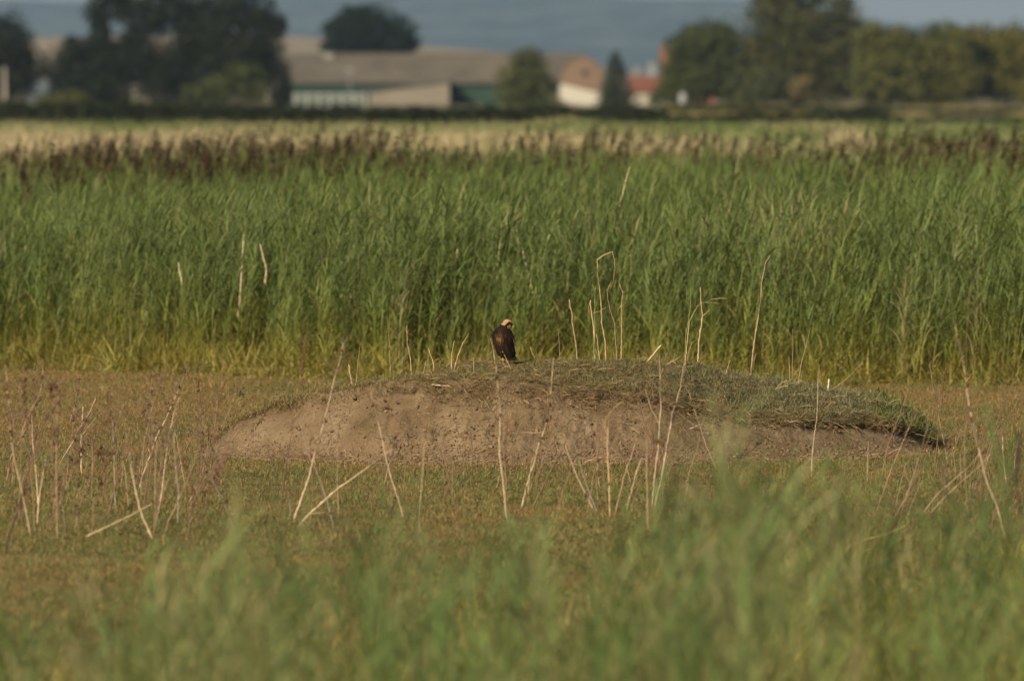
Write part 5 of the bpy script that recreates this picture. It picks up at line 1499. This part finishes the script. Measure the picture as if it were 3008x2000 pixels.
# bleached reed stems standing in the bed
GB = None
for lab, pts, wd in [("bleached broken reed left of centre, the whitest in the bed", zl((235, 430), (245, 330), (215, 220), (190, 110)), 8),
                     ("bleached reed standing above and left of the bird", [(1565, 855), (1548, 790), (1530, 715)], 7),
                     ("bleached upright reed high in the bed right of the hooked stalk", z5((1700, 920), (1692, 700), (1652, 440), (1640, 370)), 6),
                     ("pair of straw reeds at the top of the bed right of the centre", [(1822, 600), (1836, 540), (1850, 490)], 5),
                     ("thick tan reed rising through the left part of the bed", zl((5, 720), (18, 550), (30, 330), (48, 30)), 8),
                     ("short bleached reed at the left part of the bed", Q(0, 680, 2.949, [(1580, 440), (1560, 360), (1545, 270)]), 7),
                     ("thin bleached reed at the far right part of the bed", Q(2200, 680, 2.92, [(1068, 480), (1078, 390), (1085, 320)]), 6),
                     ("dead tan reed with a bushy top above the mound's left half", zl((1835, 800), (1860, 620), (1880, 450), (1905, 40)), 6)]:
    stalk(lab, pts, wd, (.46, .36, .23), 128.2, nodes=False, tip=.5, name="dead_reed", cat="reed")

# ------------------------------------------------------------------ small things on and by the mound
def small_near():
    def at(px, py):
        d = on_mound(px, py); p = P(px, py, d); p.z = mound_full(p.x, p.y); return p
    p = P(302, 1341, ground_d(1341)); p.z = 0
    mb = MB()
    for k in range(9): mb.blob((random.gauss(0, .05), random.gauss(0, .04), random.uniform(.0, .035)), random.uniform(.02, .05), vary((.085, .055, .035), .3), 7, 5, .2)
    o = mb.build("earth_clod", M_clod); o.location = p
    tag(o, "dark earth clod lying on the flat left of the mound", "earth clod")
    p = at(1280, 1114)
    mb = MB(); mb.blob((0, 0, 0), (.055, .04, .03), (.035, .022, .014), 9, 6, .2); mb.blob((.05, 0, -.02), (.03, .03, .02), (.04, .026, .016), 7, 5, .2)
    o = mb.build("earth_clod", M_clod); o.location = p; o.rotation_euler = (0, .5, 0)
    tag(o, "black clod on the lip of the mound left of the bird", "earth clod")
    for px, py, s, lab in [(1548, 1124, .05, "dark root tuft under the turf lip below the bird"), (1752, 1132, .045, "dark root tuft under the turf lip, right of the bird"), (1140, 1290, .06, "dark clump of roots low on the left half of the face"), (1885, 1285, .05, "dark tuft low on the right half of the face")]:
        p = at(px, py)
        mb = MB()
        for k in range(26):
            az = random.uniform(0, 6.28)
            blade(mb, (random.gauss(0, s * .5), random.gauss(0, s * .2) - .01, random.gauss(0, .01)), az, random.uniform(.5, 1.3) * s, .008, random.uniform(-.6, .8), random.uniform(-1.2, .2), vary((.055, .038, .022), .4), seg=3)
        o = mb.build("root_tuft", M_straw); o.location = p  # each one is a tuft of dark brown blades
        tag(o, lab, "root tuft")
    # uprooted clumps at the left end of the face
    for px, py, n, s, lab in [(672, 1262, 60, .10, "dark hanging root clump at the mound's left end"), (755, 1248, 40, .08, "dark green weed clump on the face near its left end")]:
        p = at(px, py); mb = MB()
        for k in range(n):
            f = random.random()
            blade(mb, (random.gauss(0, .03) + (f - .5) * s * 1.2, -.03, (f - .5) * s * 2.0), random.uniform(0, 6.28), random.uniform(.04, .09), .011, random.uniform(-.8, .8), random.uniform(-1.2, .4), vary(random.choice([(.055, .05, .02), (.035, .026, .016), (.08, .07, .028)]), .4), seg=3)
        o = mb.build("weed_clump", M_straw); o.location = p
        tag(o, lab, "weed clump")
    # leafy green weed
    base = (747, 1197); d = 102.6
    b = P(*base, d); b.z = max(mound_full(b.x, b.y), 0); 
    t = tag(empty("green_weed", b), "leafy green weed with a nodding top beside the mound's left end", "weed")
    k = d / FPX
    pts = [(747, 1197), (730, 1180), (722, 1160), (716, 1130), (708, 1112), (695, 1122)]
    W_ = [Vector(((x - 747) * k, 0, (1197 - y) * k + .0)) for x, y in pts]
    mb = MB(); mb.tube(W_, [.006, .006, .005, .004, .003, .002], (.10, .13, .04), seg=5); mb.build("stem", M_stalk, t)
    for i in range(26):
        f = random.random(); s = f * (len(W_) - 1); q = W_[int(s)].lerp(W_[min(int(s) + 1, len(W_) - 1)], s % 1)
        mb = MB(); e0 = random.uniform(-.2, .9)
        blade(mb, q, random.uniform(0, 6.28), random.uniform(.05, .11), .022, e0, e0 - .7, vary((.075, .12, .035), .3), seg=3)
        mb.build("leaf", M_straw, t)
    # sticks on the ground at the foot of the face
    for pts, lab in [([(1268, 1331), (1320, 1335), (1372, 1329)], "pale stick lying at the foot of the mound face, left of the centre"), ([(1990, 1368), (2030, 1358), (2062, 1345)], "pale stick at the foot of the face right of the forked stalk"), ([(520, 1274), (560, 1277), (618, 1280)], "thin dark stick on the flat touching the mound's left toe")]:
        d = on_mound(*pts[1]); W_ = []
        for q in pts:
            p = P(q[0], q[1], d); W_.append(p)
        o_ = Vector((W_[1].x, W_[1].y, mound_full(W_[1].x, W_[1].y) + .012)); W_ = [w_ - W_[1] for w_ in W_]
        mb = MB(); mb.tube(W_, [.010, .012, .007], PALE if "pale" in lab else (.10, .06, .04), seg=6)
        o = mb.build("stick", M_stalk, smooth=True); o.location = o_
        tag(o, lab, "stick")
small_near()
